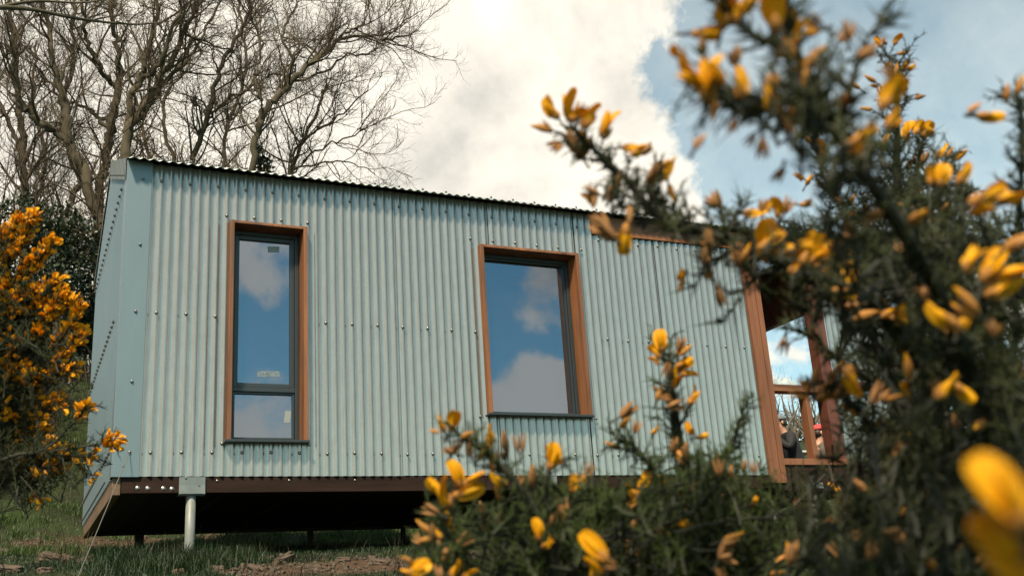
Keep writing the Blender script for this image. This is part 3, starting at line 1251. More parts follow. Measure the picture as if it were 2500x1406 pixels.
def branch_out(g, mbt, mbc, path, rads, lvl, dens, ln_k, upb):
    """children along a limb; level 1 boughs go to the trunk mesh, the rest to the crown"""
    seglen = np.linalg.norm(np.diff(path, axis=0), axis=1)
    tot = seglen.sum()
    cum = np.concatenate([[0], np.cumsum(seglen)])
    spec = {1: (.33, 1.9, .20, .9), 2: (.17, .85, .22, .85), 3: (.085, .34, .24, .9)}[lvl]
    n = int(tot / spec[0] * dens)
    for _ in range(n):
        s = tot * (g.uniform(.12, 1) if lvl > 1 else g.uniform(.18, 1))
        i = min(np.searchsorted(cum, s) - 1, len(path) - 2)
        i = max(i, 0)
        f = (s - cum[i]) / (seglen[i] + 1e-9)
        p = path[i] * (1 - f) + path[i + 1] * f
        t = (path[i + 1] - path[i]) / (seglen[i] + 1e-9)
        r0 = (rads[i] * (1 - f) + rads[i + 1] * f)
        d = side_dir(g, t, g.uniform(.45, 1.05))
        ln = spec[1] * ln_k * g.uniform(.45, 1.25) * (1.15 - .5 * s / tot)
        r = min(r0 * .62, {1: .026, 2: .0085, 3: .0038}[lvl] * g.uniform(.7, 1.2))
        nseg = {1: 7, 2: 5, 3: 3}[lvl]
        pp = walk(g, p, d, ln, nseg, spec[2], upb)
        rr = np.linspace(r, {1: .006, 2: .0028, 3: .0016}[lvl], len(pp))
        (mbt if lvl == 1 and r > .018 else mbc).tube(pp, rr, {1: 5, 2: 4, 3: 3}[lvl], cap=False)
        if lvl < 3:
            branch_out(g, mbt, mbc, pp, rr, lvl + 1, dens if lvl == 1 else dens, ln_k, upb)


def bare_tree(limbs, Y, seed, label, dens=1.0, ln_k=1.0, barkmat='bark', group='bare trees on the bank behind the cabin', upb=.085, pxk=1.0):
    g = np.random.default_rng(seed)
    mbt, mbc = MB(), MB()
    base = None
    for li, limb in enumerate(limbs):
        dep = Y + (0 if li == 0 else g.uniform(-1.0, 1.0))
        P, Rr = [], []
        n = len(limb)
        for i, (u, v_, r) in enumerate(limb):
            y = Y + (dep - Y) * min(1, i / max(1, n - 1) * 1.3)
            P.append(at(u, v_, y))
            Rr.append(r * .88 * pxk * (Y - CAM[1]) / FPX)
        if li == 0:
            p0 = P[0].copy()
            zg = float(hgt(p0[0], Y)) - .3
            if p0[2] > zg:
                P.insert(0, np.array([p0[0] + g.uniform(-.2, .2), Y, zg]))
                Rr.insert(0, Rr[0] * 1.25)
            base = P[0].copy()
        m_ = len(P) * 5
        pp = smooth_path(P, m_)
        pp[1:-1] += g.normal(0, .028, (m_ - 2, 3))
        rr = np.interp(np.linspace(0, len(P) - 1, m_), range(len(P)), Rr)
        mbt.tube(pp, rr, 9)
        branch_out(g, mbt, mbc, pp, rr, 1, dens, ln_k, upb)
    root = empty('bare_tree', base)
    tag(root, label, 'tree', group)
    a = mbt.build('trunk', M[barkmat], smooth=True)
    b = mbc.build('crown', M['twig' if barkmat == 'bark' else 'far_bark'])
    rel(a, root)
    rel(b, root)
    return root


T = [
    ([[(262, 600, 15), (228, 500, 15), (195, 400, 15), (170, 350, 14), (160, 270, 12), (135, 190, 9), (122, 100, 7), (100, -20, 5)],
      [(172, 350, 10), (120, 320, 9), (85, 290, 8), (50, 240, 7), (30, 130, 6), (20, 20, 4), (10, -60, 3)]], 11.5,
     'leaning mossy tree rising left of the cabin corner, limbs forking left'),
    ([[(243, 500, 12), (262, 380, 13), (275, 290, 12), (288, 215, 11), (292, 130, 8), (275, 40, 6), (262, -60, 4)],
      [(284, 215, 8), (250, 170, 7), (215, 110, 6), (205, 40, 5), (195, -50, 3)],
      [(270, 330, 6), (240, 290, 6), (215, 265, 5), (170, 250, 4), (110, 200, 3)]], 12.6,
     'upright bare tree standing just left of the cabin roof corner'),
    ([[(300, 560, 15), (304, 400, 15), (312, 320, 14), (345, 270, 12), (395, 190, 10), (432, 120, 8), (462, 50, 6), (490, -50, 4)],
      [(312, 325, 11), (318, 250, 10), (350, 170, 9), (372, 90, 7), (380, 0, 5), (378, -60, 4)],
      [(330, 210, 7), (385, 160, 7), (425, 60, 5), (440, -40, 3)],
      [(345, 290, 8), (400, 215, 7), (470, 110, 6), (485, 20, 4), (488, -50, 3)]], 11.0,
     'stout many-stemmed bare tree rising from behind the left end of the roof'),
    ([[(470, 520, 8), (470, 400, 8), (500, 300, 8), (528, 200, 7), (560, 120, 6), (600, 50, 5), (640, -40, 3)],
      [(505, 290, 4), (560, 240, 4), (640, 200, 3), (720, 150, 2)]], 12.0,
     'slender straight bare tree leaning right behind the roof'),
    ([[(618, 540, 10), (616, 420, 10), (622, 335, 10), (650, 270, 11), (700, 215, 10), (765, 150, 8), (820, 105, 6), (880, 92, 5), (950, 98, 4), (1010, 78, 2)],
      [(632, 300, 6), (640, 240, 5), (615, 190, 5), (640, 120, 4), (610, 40, 3), (600, -50, 2)],
      [(690, 225, 6), (715, 160, 5), (690, 90, 4), (720, 20, 3), (740, -50, 2)],
      [(790, 135, 4), (840, 85, 4), (885, 60, 3), (900, 0, 2)],
      [(700, 205, 4), (790, 175, 4), (850, 135, 3), (905, 130, 2), (940, 60, 1.5)]], 10.6,
     'bare tree whose long bough reaches furthest right over the roof'),
    ([[(700, 540, 6), (705, 430, 6), (730, 370, 5), (762, 300, 5), (790, 230, 4), (800, 190, 2)],
      [(712, 420, 4), (730, 350, 4), (820, 290, 3), (900, 210, 1.5)],
      [(715, 415, 3), (790, 360, 3), (870, 330, 2), (925, 290, 1.3)],
      [(680, 440, 3), (770, 400, 3), (850, 395, 2), (915, 425, 1.3)]], 11.6,
     'low twiggy bare tree fanning right just above the roof'),
    ([[(60, 640, 11), (62, 480, 11), (55, 370, 10), (50, 260, 9), (40, 130, 7), (20, -40, 4)],
      [(58, 380, 7), (20, 300, 6), (-20, 200, 5), (-40, 60, 3)]], 13.5,
     'tall bare tree at the left edge of the photo'),
    ([[(140, 700, 9), (150, 560, 9), (190, 430, 8), (150, 300, 7), (175, 180, 6), (180, 40, 5), (190, -60, 3)]], 15.0,
     'thin bare tree between the left edge tree and the leaning one'),
    ([[(420, 520, 6), (425, 400, 6), (400, 300, 5), (420, 190, 5), (500, 80, 4), (560, -40, 3)]], 15.5,
     'thin bare tree behind the stout many-stemmed tree'),
    ([[(550, 520, 6), (545, 400, 6), (560, 300, 5), (600, 180, 5), (590, 60, 4), (570, -50, 3)]], 15.0,
     'thin bare tree behind the roof between the slender tree and the long bough tree'),
    ([[(380, 540, 5), (372, 420, 5), (350, 330, 5), (330, 230, 4), (300, 100, 3)]], 17.5,
     'most distant bare sapling among the trees behind the roof'),
    ([[(100, 760, 6), (110, 620, 6), (90, 500, 6), (110, 380, 5), (80, 250, 4), (90, 100, 3)]], 17.0,
     'distant bare sapling deep in the wood at the left'),
]
for i, (limbs, Y, lab) in enumerate(T):
    bare_tree(limbs, Y, 100 + i, lab, dens=1.22 if Y < 14 else 1.1, ln_k=1.0)
# long thin branch crossing the top left from a tree outside the picture
g = np.random.default_rng(77)
mb, mc = MB(), MB()
pp = smooth_path([at(-260, 120, 6), at(-60, 30, 6), at(60, 22, 6.2), at(200, 48, 6.4), at(330, 60, 6.6), at(420, 52, 6.8)], 26)
mb.tube(pp, np.linspace(.05, .006, 26), 7)
branch_out(g, mb, mc, pp[5:], np.linspace(.04, .006, 21), 2, .5, .8, .0)
pp = smooth_path([at(-60, 30, 6), at(80, 4, 6.2), at(220, 6, 6.3), at(330, -30, 6.6)], 18)
mb.tube(pp, np.linspace(.028, .006, 18), 6)
bx_ = at(-320, 200, 6)
pp = smooth_path([np.array([bx_[0] - .3, 6, float(hgt(bx_[0], 6)) - .2]), np.array([bx_[0] - .1, 6.0, 2.5]), at(-300, 250, 6), at(-260, 120, 6), at(-280, -100, 6)], 24)
mb.tube(pp, np.linspace(.14, .05, 24), 9)
root = empty('bare_tree', pp[0])
tag(root, 'bare tree outside the left edge whose thin bough crosses the top left corner', 'tree', 'bare trees on the bank behind the cabin')
rel(mb.build('trunk', M['bark'], smooth=True), root)
rel(mc.build('crown', M['twig']), root)

# thicket of saplings and dead stems closing the wood at its foot
g = np.random.default_rng(5)
mb = MB()
for i in range(620):
    y = g.uniform(11.5, 22)
    x = CAM[0] + g.uniform(-.10, .42) * (y - CAM[1])
    z = float(hgt(x, y)) - .1
    pp = walk(g, (x, y, z), (g.normal(0, .3), g.normal(0, .3), 1), g.uniform(2.0, 6.5), 9, .13, .05)
    r = g.uniform(.008, .035)
    mb.tube(pp, np.linspace(r, .004, 10), 4, cap=False)
    for _ in range(8):
        k = g.integers(2, 9)
        p2 = walk(g, pp[k], side_dir(g, np.array([0, 0, 1.]), 1.0), g.uniform(.5, 1.8), 5, .2, .05)
        mb.tube(p2, np.linspace(r * .4, .003, 6), 3, cap=False)
th = mb.build('thicket', M['twig'])
tag(th, 'tangle of brown saplings and dead stems at the foot of the wood', 'undergrowth', kind='stuff')


# ivy / holly shrubs, dark evergreen
def leaf_cloud(mb, g, c, rad, n, size):
    for _ in range(n):
        d = g.normal(0, 1, 3)
        d /= np.linalg.norm(d)
        k = g.uniform(.35, 1) ** .5
        p = np.array(c) + d * np.array(rad) * k * (1 + .35 * mnoise.noise(Vector(d * 2.2 + np.array(c))))
        a = g.normal(0, 1, 3)
        a /= np.linalg.norm(a)
        b = np.cross(a, g.normal(0, 1, 3))
        b /= np.linalg.norm(b)
        s = size * g.uniform(.6, 1.3)
        mb.add([p, p + a * s * .5 + b * s * .38, p + a * s * 1.1, p + a * s * .5 - b * s * .38], [(0, 1, 2, 3)])


shrubs = [(150, 620, 10.9, (.9, .5, .85), 'dark evergreen shrub against the top of the cabin end wall', 4200),
          (60, 720, 11.6, (.8, .5, .9), 'dark evergreen shrub behind the yellow gorse', 3200),
          (205, 800, 11.6, (.5, .5, .8), 'narrow dark evergreen shrub beside the cabin end wall', 2400),
          (20, 860, 10.8, (.9, .6, .5), 'low evergreen shrub at the foot of the wood by the left edge', 2600),
          (640, 410, 10.8, (.18, .18, .5), 'ivy growing up the tree above the roof', 500)]
for i, (u, v_, y, rad, lab, n) in enumerate(shrubs):
    g = np.random.default_rng(50 + i)
    c = at(u, v_, y)
    root = empty('evergreen_shrub', (c[0], y, float(hgt(c[0], y))))
    tag(root, lab, 'shrub')
    mb = MB()
    for _ in range(7):
        cc_ = c + g.normal(0, .45, 3) * np.array(rad)
        leaf_cloud(mb, g, cc_, np.array(rad) * .55, n // 7, .075)
    rel(mb.build('foliage', M['ivy']), root)
    mb = MB()
    for _ in range(7):
        zg = float(hgt(c[0], y)) - .1
        q0 = np.array([c[0] + g.normal(0, .15), y, zg])
        mb.tube(smooth_path([q0, (q0 + c) / 2 + g.normal(0, .1, 3), c + g.normal(0, .4, 3) * rad], 8), np.linspace(.03, .006, 8), 5)
    rel(mb.build('stem', M['bark']), root)

# far trees over the field, seen through the porch and between the gorse
far = [(1900, 1045, 27, .9, 'nearest bare tree seen through the porch opening beside the wooden boards'),
       (1935, 1050, 30, 1.0, 'bare round-headed tree in the middle of the porch opening'),
       (1985, 1055, 28, .95, 'bare tree seen through the porch behind the baluster'),
       (2010, 1050, 33, 1.0, 'bare tree seen between the baluster and the red porch post'),
       (2200, 1060, 34, 1.1, 'far bare tree glimpsed through the gorse right of the porch'),
       (2330, 1040, 34, 1.2, 'far bare tree glimpsed through gaps in the dark gorse'),
       (2470, 1030, 32, 1.25, 'far bare tree at the right edge behind the gorse')]
for i, (u, v_, Y, k, lab) in enumerate(far):
    g = np.random.default_rng(300 + i)
    p0 = at(u, v_, Y)
    z0 = float(hgt(p0[0], Y)) - .2
    h = 3.5 * k
    mbt, mbc = MB(), MB()
    x0 = p0[0]
    for s in range(5):
        a = s * 1.257 + g.uniform(0, .6)
        sp = 0 if s == 0 else .34
        P = walk(g, (x0, Y, z0), (math.cos(a) * sp * .4, math.sin(a) * sp * .4, 1), h * .38, 4, .04, .1)
        P2 = walk(g, P[-1], (math.cos(a) * (sp + .3), math.sin(a) * (sp + .3), 1), h * .6, 8, .14, .06)
        pth = np.concatenate([P, P2[1:]])
        rr = np.linspace(.14, .015, len(pth))
        mbt.tube(pth, rr, 6)
        branch_out(g, mbt, mbc, pth[3:], rr[3:], 1, .42, 1.25, .04)
    root = empty('far_tree', (x0, Y, z0))
    tag(root, lab, 'tree', 'bare trees across the field')
    rel(mbt.build('trunk', M['far_bark'], smooth=True), root)
    cr_ = mbc.build('crown', M['far_bark'])
    rel(cr_, root)
# dark hedge along the top of the field
g = np.random.default_rng(61)
mb = MB()
for i in range(80):
    x = 24 + i * 1.0 + g.normal(0, .3)
    y = 50 + g.normal(0, .8)
    leaf_cloud(mb, g, (x, y, float(hgt(x, y)) + g.uniform(.3, 1.2)), (1.2, 1, g.uniform(.7, 1.2)), 260, .22)
hd = mb.build('hedge', mat('hedge_twigs', (.040, .038, .020), .9))
tag(hd, 'dark unkempt hedge running along the top of the green field', 'hedge', kind='stuff')

# wire fence glimpsed behind the left gorse
fence = empty('wire_fence', (-1.6, 6.2, float(hgt(-1.6, 6.2))))
tag(fence, 'thin wire fence below the bank left of the cabin', 'fence')
pL, pR = at(-220, 1190, 6.4), at(215, 1180, 6.4)
for k, vv_ in enumerate((1155, 1181, 1212)):
    a, b = at(-220, vv_ + 2, 6.4), at(215, vv_, 6.4)
    mb = MB()
    mb.tube([a, (a + b) / 2 - np.array([0, 0, .01]), b, b + np.array([1.2, .3, 0])], .0025, 4)
    rel(mb.build('wire', M['wire']), fence)
for x in (pL[0], pR[0] + 1.2):
    mb = MB()
    zg = float(hgt(x, 6.4))
    mb.tube([(x, 6.4, zg - .3), (x + .01, 6.4, zg + .3), (x, 6.42, zg + .95)], [.05, .047, .045], 9)
    rel(mb.build('post', M['bark']), fence)


# ------------------------------------------------------------------ gorse
UPV, RTV, FWV = ROT[:, 2], ROT[:, 0], ROT[:, 1]


def flower_meshes():
    """calyx at the base, keel and wings, and a folded banner petal; long axis +z, unit length"""
    out = {}

    def pod(mb, z0, z1, wx, wy, mi, cx=0, cy=0, tilt=(0, 0), sharp=1.0, ring=6, seg=8):
        V = []
        for i in range(ring + 1):
            s = i / ring
            r = math.sin(math.pi * (s ** .8)) ** .75 if 0 < s < 1 else 0.02
            r *= (1 - .25 * s * sharp)
            for k in range(seg):
                th = 2 * math.pi * k / seg
                V.append((cx + tilt[0] * s + wx * r * math.cos(th), cy + tilt[1] * s + wy * r * math.sin(th), z0 + (z1 - z0) * s))
        F = [(i * seg + k, i * seg + (k + 1) % seg, (i + 1) * seg + (k + 1) % seg, (i + 1) * seg + k) for i in range(ring) for k in range(seg)]
        mb.add(V, F, mi)

    def banner(mb, w, h, lean, fold, mi, z0=.22):
        V = []
        nu, nv = 8, 7
        for sgn in (0, 1):
            for j in range(nv + 1):
                for i in range(nu + 1):
                    a, b = -1 + 2 * i / nu, j / nv
                    ww = w * (math.sin(math.pi * min(1, .12 + .62 * b)) ** .8)
                    z = z0 + h * b - .10 * h * b * (1 - abs(a)) ** 2 * (1 if b > .8 else 0) - .16 * h * a * a * b
                    y = -.06 - lean * b * b + fold * abs(a) * (1 - .5 * b)
                    V.append((a * ww, y - .012 * sgn, z))
        m_ = (nu + 1) * (nv + 1)
        F = []
        for j in range(nv):
            for i in range(nu):
                q0 = j * (nu + 1) + i
                F.append((q0, q0 + 1, q0 + nu + 2, q0 + nu + 1))
                F.append((m_ + q0, m_ + q0 + nu + 1, m_ + q0 + nu + 2, m_ + q0 + 1))
        mb.add(V, F, mi)

    mb = MB()   # open
    pod(mb, 0, .52, .15, .10, 1, cy=.07, tilt=(0, .10))
    pod(mb, 0, .50, .16, .09, 1, cy=-.06, tilt=(0, -.12))
    pod(mb, .12, .98, .12, .15, 0, cy=.06, tilt=(.05, .12))
    pod(mb, .12, .94, .10, .13, 0, cx=-.06, cy=.05, tilt=(-.08, .10))
    banner(mb, .33, .92, .22, .24, 0)
    out['open'] = mb
    mb = MB()   # half
    pod(mb, 0, .62, .17, .12, 1, cy=.05, tilt=(0, .04))
    pod(mb, 0, .58, .16, .10, 1, cy=-.06, tilt=(0, -.10))
    pod(mb, .15, 1.02, .17, .17, 0, tilt=(.02, .02))
    banner(mb, .25, .90, .06, .24, 0)
    out['half'] = mb
    mb = MB()   # bud
    pod(mb, 0, .96, .20, .17, 1, tilt=(.04, .02), sharp=.6)
    pod(mb, .3, 1.04, .11, .11, 0, tilt=(.05, -.03))
    out['bud'] = mb
    mb = MB()   # dry
    pod(mb, 0, .95, .18, .085, 2, cy=.05, tilt=(.05, .24), sharp=.8)
    pod(mb, 0, .90, .18, .08, 2, cy=-.05, tilt=(-.04, -.22), sharp=.8)
    pod(mb, .2, .98, .07, .08, 2, tilt=(.1, 0))
    out['dry'] = mb
    return out


FM = flower_meshes()


def basis_from(d, roll):
    d = np.asarray(d, float)
    d /= np.linalg.norm(d)
    a = np.cross(d, (.2, .1, .97) if abs(d[2]) < .9 else (1, 0, 0))
    a /= np.linalg.norm(a)
    b = np.cross(d, a)
    x = a * math.cos(roll) + b * math.sin(roll)
    y = np.cross(d, x)
    return np.stack([x, y, d], 1)


class Spikes:
    def __init__(s):
        s.a = []

    def cone(s, p, d, ln, r):
        s.a.append((*p, *d, ln, r))

    def build(s, name, mt):
        a = np.array(s.a)
        p, d, ln, r = a[:, :3], a[:, 3:6], a[:, 6:7], a[:, 7:8]
        d = d / (np.linalg.norm(d, axis=1)[:, None] + 1e-9)
        e = np.cross(d, np.array([.3, .5, .8]))
        e /= np.linalg.norm(e, axis=1)[:, None] + 1e-9
        f = np.cross(d, e)
        V = np.stack([p + r * e, p + r * (-.5 * e + .87 * f), p + r * (-.5 * e - .87 * f), p + d * ln], 1).reshape(-1, 3)
        o = (np.arange(len(a)) * 4)[:, None]
        T = np.stack([o + np.array([0, 1, 3]), o + np.array([1, 2, 3]), o + np.array([2, 0, 3])], 1).reshape(-1, 3)
        me = bpy.data.meshes.new(name)
        me.vertices.add(len(V))
        me.vertices.foreach_set('co', V.ravel())
        me.loops.add(T.size)
        me.loops.foreach_set('vertex_index', T.ravel())
        me.polygons.add(len(T))
        me.polygons.foreach_set('loop_start', np.arange(0, T.size, 3))
        me.materials.append(mt)
        me.update(calc_edges=True)
        ob = bpy.data.objects.new(name, me)
        col.objects.link(ob)
        return ob


class Gorse:
    def __init__(s, seed, label, base, petal='petal', spine='spine'):
        s.g = np.random.default_rng(seed)
        s.stem, s.sp = MB(), Spikes()
        s.flowers = []
        s.label = label
        s.base = np.array(base, float)
        s.petal = petal
        s.spine = spine

    def spikes(s, path, r, step, ln, spread=1.0):
        g = s.g
        dv = np.diff(path, axis=0)
        seg = np.linalg.norm(dv, axis=1) + 1e-9
        tot = seg.sum()
        n = int(tot / step)
        if n < 1:
            return
        cum = np.concatenate([[0], np.cumsum(seg)])
        sd = tot * (np.arange(n) + g.random(n)) / n
        i = np.clip(np.searchsorted(cum, sd) - 1, 0, len(path) - 2)
        f = ((sd - cum[i]) / seg[i])[:, None]
        p = path[i] * (1 - f) + path[i + 1] * f
        t = dv[i] / seg[i][:, None]
        a = g.normal(0, 1, (n, 3))
        a -= t * (a * t).sum(1)[:, None]
        a /= np.linalg.norm(a, axis=1)[:, None] + 1e-9
        sp = (g.uniform(.6, 1.25, n) * spread)[:, None]
        d = t * np.cos(sp) + a * np.sin(sp)
        s.sp.a += np.concatenate([p, d, (ln * g.uniform(.5, 1.25, n))[:, None], (r * g.uniform(.8, 1.2, n))[:, None]], 1).tolist()

    def shoot(s, p, d, ln, sc=1.0, fl=0.0, rich=1.0):
        """a leafy shoot: stem, spines, shorter side spines with their own spikes"""
        g = s.g
        pp = walk(g, p, d, ln, 5, .10, .03)
        s.stem.tube(pp, np.linspace(.0013, .0006, 6) * sc, 4, cap=False)
        s.spikes(pp, .0008 * sc, .0024 * sc / rich, .0125 * sc)
        n = int(ln / (.0085 * sc) * rich)
        for _ in range(n):
            k = g.integers(0, 5)
            f = g.random()
            q0 = pp[k] * (1 - f) + pp[k + 1] * f
            t = pp[k + 1] - pp[k]
            t /= np.linalg.norm(t)
            dd = side_dir(g, t, g.uniform(.6, 1.2))
            l2 = g.uniform(.010, .022) * sc
            p2 = np.array([q0, q0 + dd * l2 * .5, q0 + dd * l2])
            s.sp.cone(q0, dd, l2 * 1.25, .0010 * sc)
            s.spikes(p2, .00065 * sc, .0026 * sc, .0075 * sc)
        if fl > 0:
            for _ in range(g.poisson(fl)):
                k = g.integers(2, 6)
                dd = side_dir(g, (pp[-1] - pp[-2]) / np.linalg.norm(pp[-1] - pp[-2]), g.uniform(.2, 1.1))
                kind = g.choice(['open', 'half', 'bud', 'dry'], p=s.fp)
                s.flower(pp[min(k, 5)], dd, kind, .0185 * g.uniform(.8, 1.1) * s.fs)
        return pp

    fp = [.25, .25, .25, .25]
    fs = 1.0

    def branch(s, pts, r0=.004, r1=.0014, sc=1.0, gap=.0048, sl=(.018, .045), fl=0.0, rich=1.0, bare=0.0):
        g = s.g
        pts = np.array(pts)
        if np.linalg.norm(pts[1] - pts[0]) > .3:      # straight woody foot, then the leafy spline
            foot = pts[1] + (pts[1] - pts[2]) * .5
            s.stem.tube([pts[0], pts[0] * .5 + foot * .5 + g.normal(0, .02, 3), foot, pts[1]], [r0 * 1.5, r0 * 1.3, r0 * 1.1, r0], 7)
            pts = pts[1:]
            bare = max(0, bare - .15)
        n = max(8, int(len(pts) * 5))
        pp = smooth_path(pts, n)
        s.stem.tube(pp, np.linspace(r0, r1, n), 7)
        seg = np.linalg.norm(np.diff(pp, axis=0), axis=1)
        tot = seg.sum()
        cum = np.concatenate([[0], np.cumsum(seg)])
        m_ = int(tot * (1 - bare) / (gap * sc))
        for q_ in range(m_):
            sd = tot * (bare + (1 - bare) * (q_ + g.random()) / m_)
            i = max(0, min(np.searchsorted(cum, sd) - 1, n - 2))
            t = (pp[i + 1] - pp[i]) / (seg[i] + 1e-9)
            f = (sd - cum[i]) / (seg[i] + 1e-9)
            p = pp[i] * (1 - f) + pp[i + 1] * f
            s.shoot(p, side_dir(g, t, g.uniform(.4, 1.15)), g.uniform(*sl) * sc, sc, fl, rich)
        s.spikes(pp[int(n * bare):], .0010 * sc, .0026 * sc, .017 * sc)
        s.spikes(pp[int(n * bare):], .0011 * sc, .011 * sc, .027 * sc)
        return pp

    def flower(s, p, d, kind, size):
        s.flowers.append((np.array(p, float), np.array(d, float), kind, size, s.g.uniform(0, 6.28), False))

    def pin(s, u, v_, ang, kind, len_px, dist, roll=None, tilt=0.0):
        """flower centred where the photo shows it, its axis at an angle to the horizontal"""
        size = len_px * dist / FPX
        a = R(ang)
        d = RTV * math.cos(a) + UPV * math.sin(a) + FWV * tilt
        d /= np.linalg.norm(d)
        c = near(u, v_, dist)
        p = c - d * size * .5
        s.flowers.append((p, d, kind, size, s.g.uniform(0, 6.28) if roll is None else roll, True))
        if dist > .3 and s.g.random() < .62:      # a neighbour from the same cluster
            d2 = d + s.g.normal(0, .45, 3)
            d2 /= np.linalg.norm(d2)
            k2 = s.g.choice(['open', 'half', 'bud', 'dry'], p=([.3, .4, .2, .1] if kind in ('open', 'half') else [.05, .15, .3, .5]))
            s.flowers.append((p + s.g.normal(0, .28, 3) * size, d2, k2, size * s.g.uniform(.65, .9), s.g.uniform(0, 6.28), False))
        # short stalk
        s.stem.tube([p - d * size * .5 + s.g.normal(0, .001, 3), p + d * size * .08], [.0010, .0008], 5)

    def fill(s, regions, n, dist, sl=(.03, .055), sc=1.0, fl=0.0, up=(0, 0, 1), rich=1.0, stalk=True):
        """leafy sprigs through the volume of the bush; regions are ellipses (u, v, ru, rv)"""
        g = s.g
        area = np.array([r_[2] * r_[3] for r_ in regions], float)
        area /= area.sum()
        for _ in range(n):
            u, v_, ru, rv = regions[g.choice(len(regions), p=area)]
            a, rr = g.uniform(0, 6.283), math.sqrt(g.random())
            uu, vv2 = u + ru * rr * math.cos(a), v_ + rv * rr * math.sin(a)
            if 1868 < uu < 2045 and 770 < vv2 < 1130 and dist[0] > .5:
                continue
            tip = near(uu, vv2, g.uniform(*dist))
            d = np.array(up) + g.normal(0, .55, 3)
            d /= np.linalg.norm(d)
            l_ = g.uniform(*sl) * sc
            b0 = tip - d * l_
            s.shoot(b0, d, l_, sc, fl, rich)
            if not stalk:
                continue
            h0 = (s.hubs[g.integers(len(s.hubs))] if s.hubs else s.base)
            dr = h0 - b0
            dr /= np.linalg.norm(dr)
            s.stem.tube([b0, b0 + dr * .02 * sc + g.normal(0, .003, 3), b0 + dr * .045 * sc + g.normal(0, .008, 3)],
                        np.array([.0010, .0012, .0014]) * sc, 4, cap=False)

    hubs = None

    def finish(s, group='gorse bushes in flower'):
        root = empty('gorse_bush', s.base)
        tag(root, s.label, 'gorse', group)
        rel(s.stem.build('stems', M['gstem']), root)
        s.sp.a and rel(s.sp.build('spines', M[s.spine]), root)
        mats = [M[s.petal], M['calyx'], M['dry']]
        # flowers that show largest become parts of their own
        key = [(-(f[3] / np.dot(f[0] - CAM, FWV)) - (10 if f[5] else 0), i) for i, f in enumerate(s.flowers)]

        def visible(f):
            q_ = ROT.T @ (f[0] - CAM)
            if q_[1] <= 0:
                return False
            u = 1250 + FPX * q_[0] / q_[1]
            v_ = 703 - FPX * q_[2] / q_[1]
            return -40 < u < 2540 and -40 < v_ < 1446

        key.sort()
        indiv = [i for _, i in key if visible(s.flowers[i])][:100]
        iset = set(indiv)
        protos = {}
        for i in indiv:
            p, d, kind, size, roll, _ = s.flowers[i]
            if kind not in protos:
                o = FM[kind].build('flower', mats, None, smooth=True)
                protos[kind] = o
            else:
                o = protos[kind].copy()
                col.objects.link(o)
            B = basis_from(d, roll) * size
            mw = Matrix(((B[0, 0], B[0, 1], B[0, 2], p[0]), (B[1, 0], B[1, 1], B[1, 2], p[1]), (B[2, 0], B[2, 1], B[2, 2], p[2]), (0, 0, 0, 1)))
            o.parent = root
            o.matrix_parent_inverse = Matrix.Translation(root.location).inverted()
            o.matrix_basis = mw
        rest = MB()
        for i, (p, d, kind, size, roll, _) in enumerate(s.flowers):
            if i in iset:
                continue
            src = FM[kind]
            B = basis_from(d, roll) * size
            V = np.concatenate(src.v) @ B.T + p
            rest.v.append(V)
            base = rest.n
            rest.f += [[k + base for k in f] for f in src.f]
            rest.mi += src.mi
            rest.n += len(V)
        if rest.n:
            r_ = rest.build('flower', mats, None, smooth=True)
            rel(r_, root)
            tag(r_, kind='stuff')
        return root


# --- the tall bush at the right, close to the lens
def gbase(u, dist):
    p = near(u, 1400, dist)
    return np.array([p[0], p[1], float(hgt(p[0], p[1]))])


def P(dist, *uv):
    return [near(u, v_, dist if len(r_) == 0 else r_[0]) for (u, v_, *r_) in uv]


gA = Gorse(1, 'tall close gorse bush filling the right side with out of focus yellow and brown flowers', gbase(2350, .8))
gA.fp = [.06, .10, .24, .60]
hubA = [near(2300, 1250, .85), near(2350, 900, .8), near(2200, 700, .8), near(2150, 1100, .9)]
gA.hubs = hubA
b = gA.base
gA.branch([b, near(2380, 1500, .85), near(2330, 1200, .85), near(2300, 1000, .82), near(2160, 770, .78), near(2010, 690, .76), near(1860, 615, .75), near(1720, 565, .75), near(1610, 530, .75), near(1530, 440, .75), near(1460, 375, .75), near(1400, 310, .75)], .008, .0013, fl=.12, bare=.35, sl=(.010, .026), rich=1.05)
gA.branch(P(.75, (1610, 520), (1590, 460), (1620, 420)), .0016, .001, fl=.1, sl=(.008, .016))
gA.branch(P(.76, (1760, 590), (1790, 540), (1810, 490)), .0014, .0008, sl=(.008, .018))
gA.branch(P(.75, (1880, 610), (1800, 610), (1750, 640), (1690, 700)), .0012, .0005, sl=(.005, .014), gap=.016)
gA.branch(P(.75, (1950, 660), (1850, 670), (1800, 740), (1760, 790)), .0012, .0005, sl=(.005, .014), gap=.018)
gA.branch([b + np.array([.03, .05, 0]), near(2450, 1500, .7), near(2420, 1100, .62), near(2330, 800, .58), near(2200, 560, .54), near(2080, 380, .52), near(1990, 230, .5), near(1930, 90, .49), near(1890, -60, .49)], .0055, .0014, fl=.1, bare=.5, sl=(.010, .024))
gA.fill([(1850, 270, 150, 40), (1960, 210, 70, 110), (2060, 380, 90, 90), (1960, 560, 120, 50)], 60, (.45, .56), sl=(.010, .018), rich=1.2, stalk=False)
gA.fill([(1540, 460, 60, 50), (1640, 500, 60, 40), (1850, 600, 140, 60), (1960, 690, 130, 60)], 70, (.72, .8), sl=(.012, .022), rich=1.2, stalk=False)
gA.branch(P(.48, (2010, 290), (1940, 250), (1850, 240), (1770, 220), (1720, 190)), .0018, .001, sl=(.008, .017), rich=1.2, gap=.0045)
gA.branch(P(.49, (2080, 330), (1990, 300), (1860, 270), (1740, 260)), .0018, .001, sl=(.008, .016), rich=1.2, gap=.005)
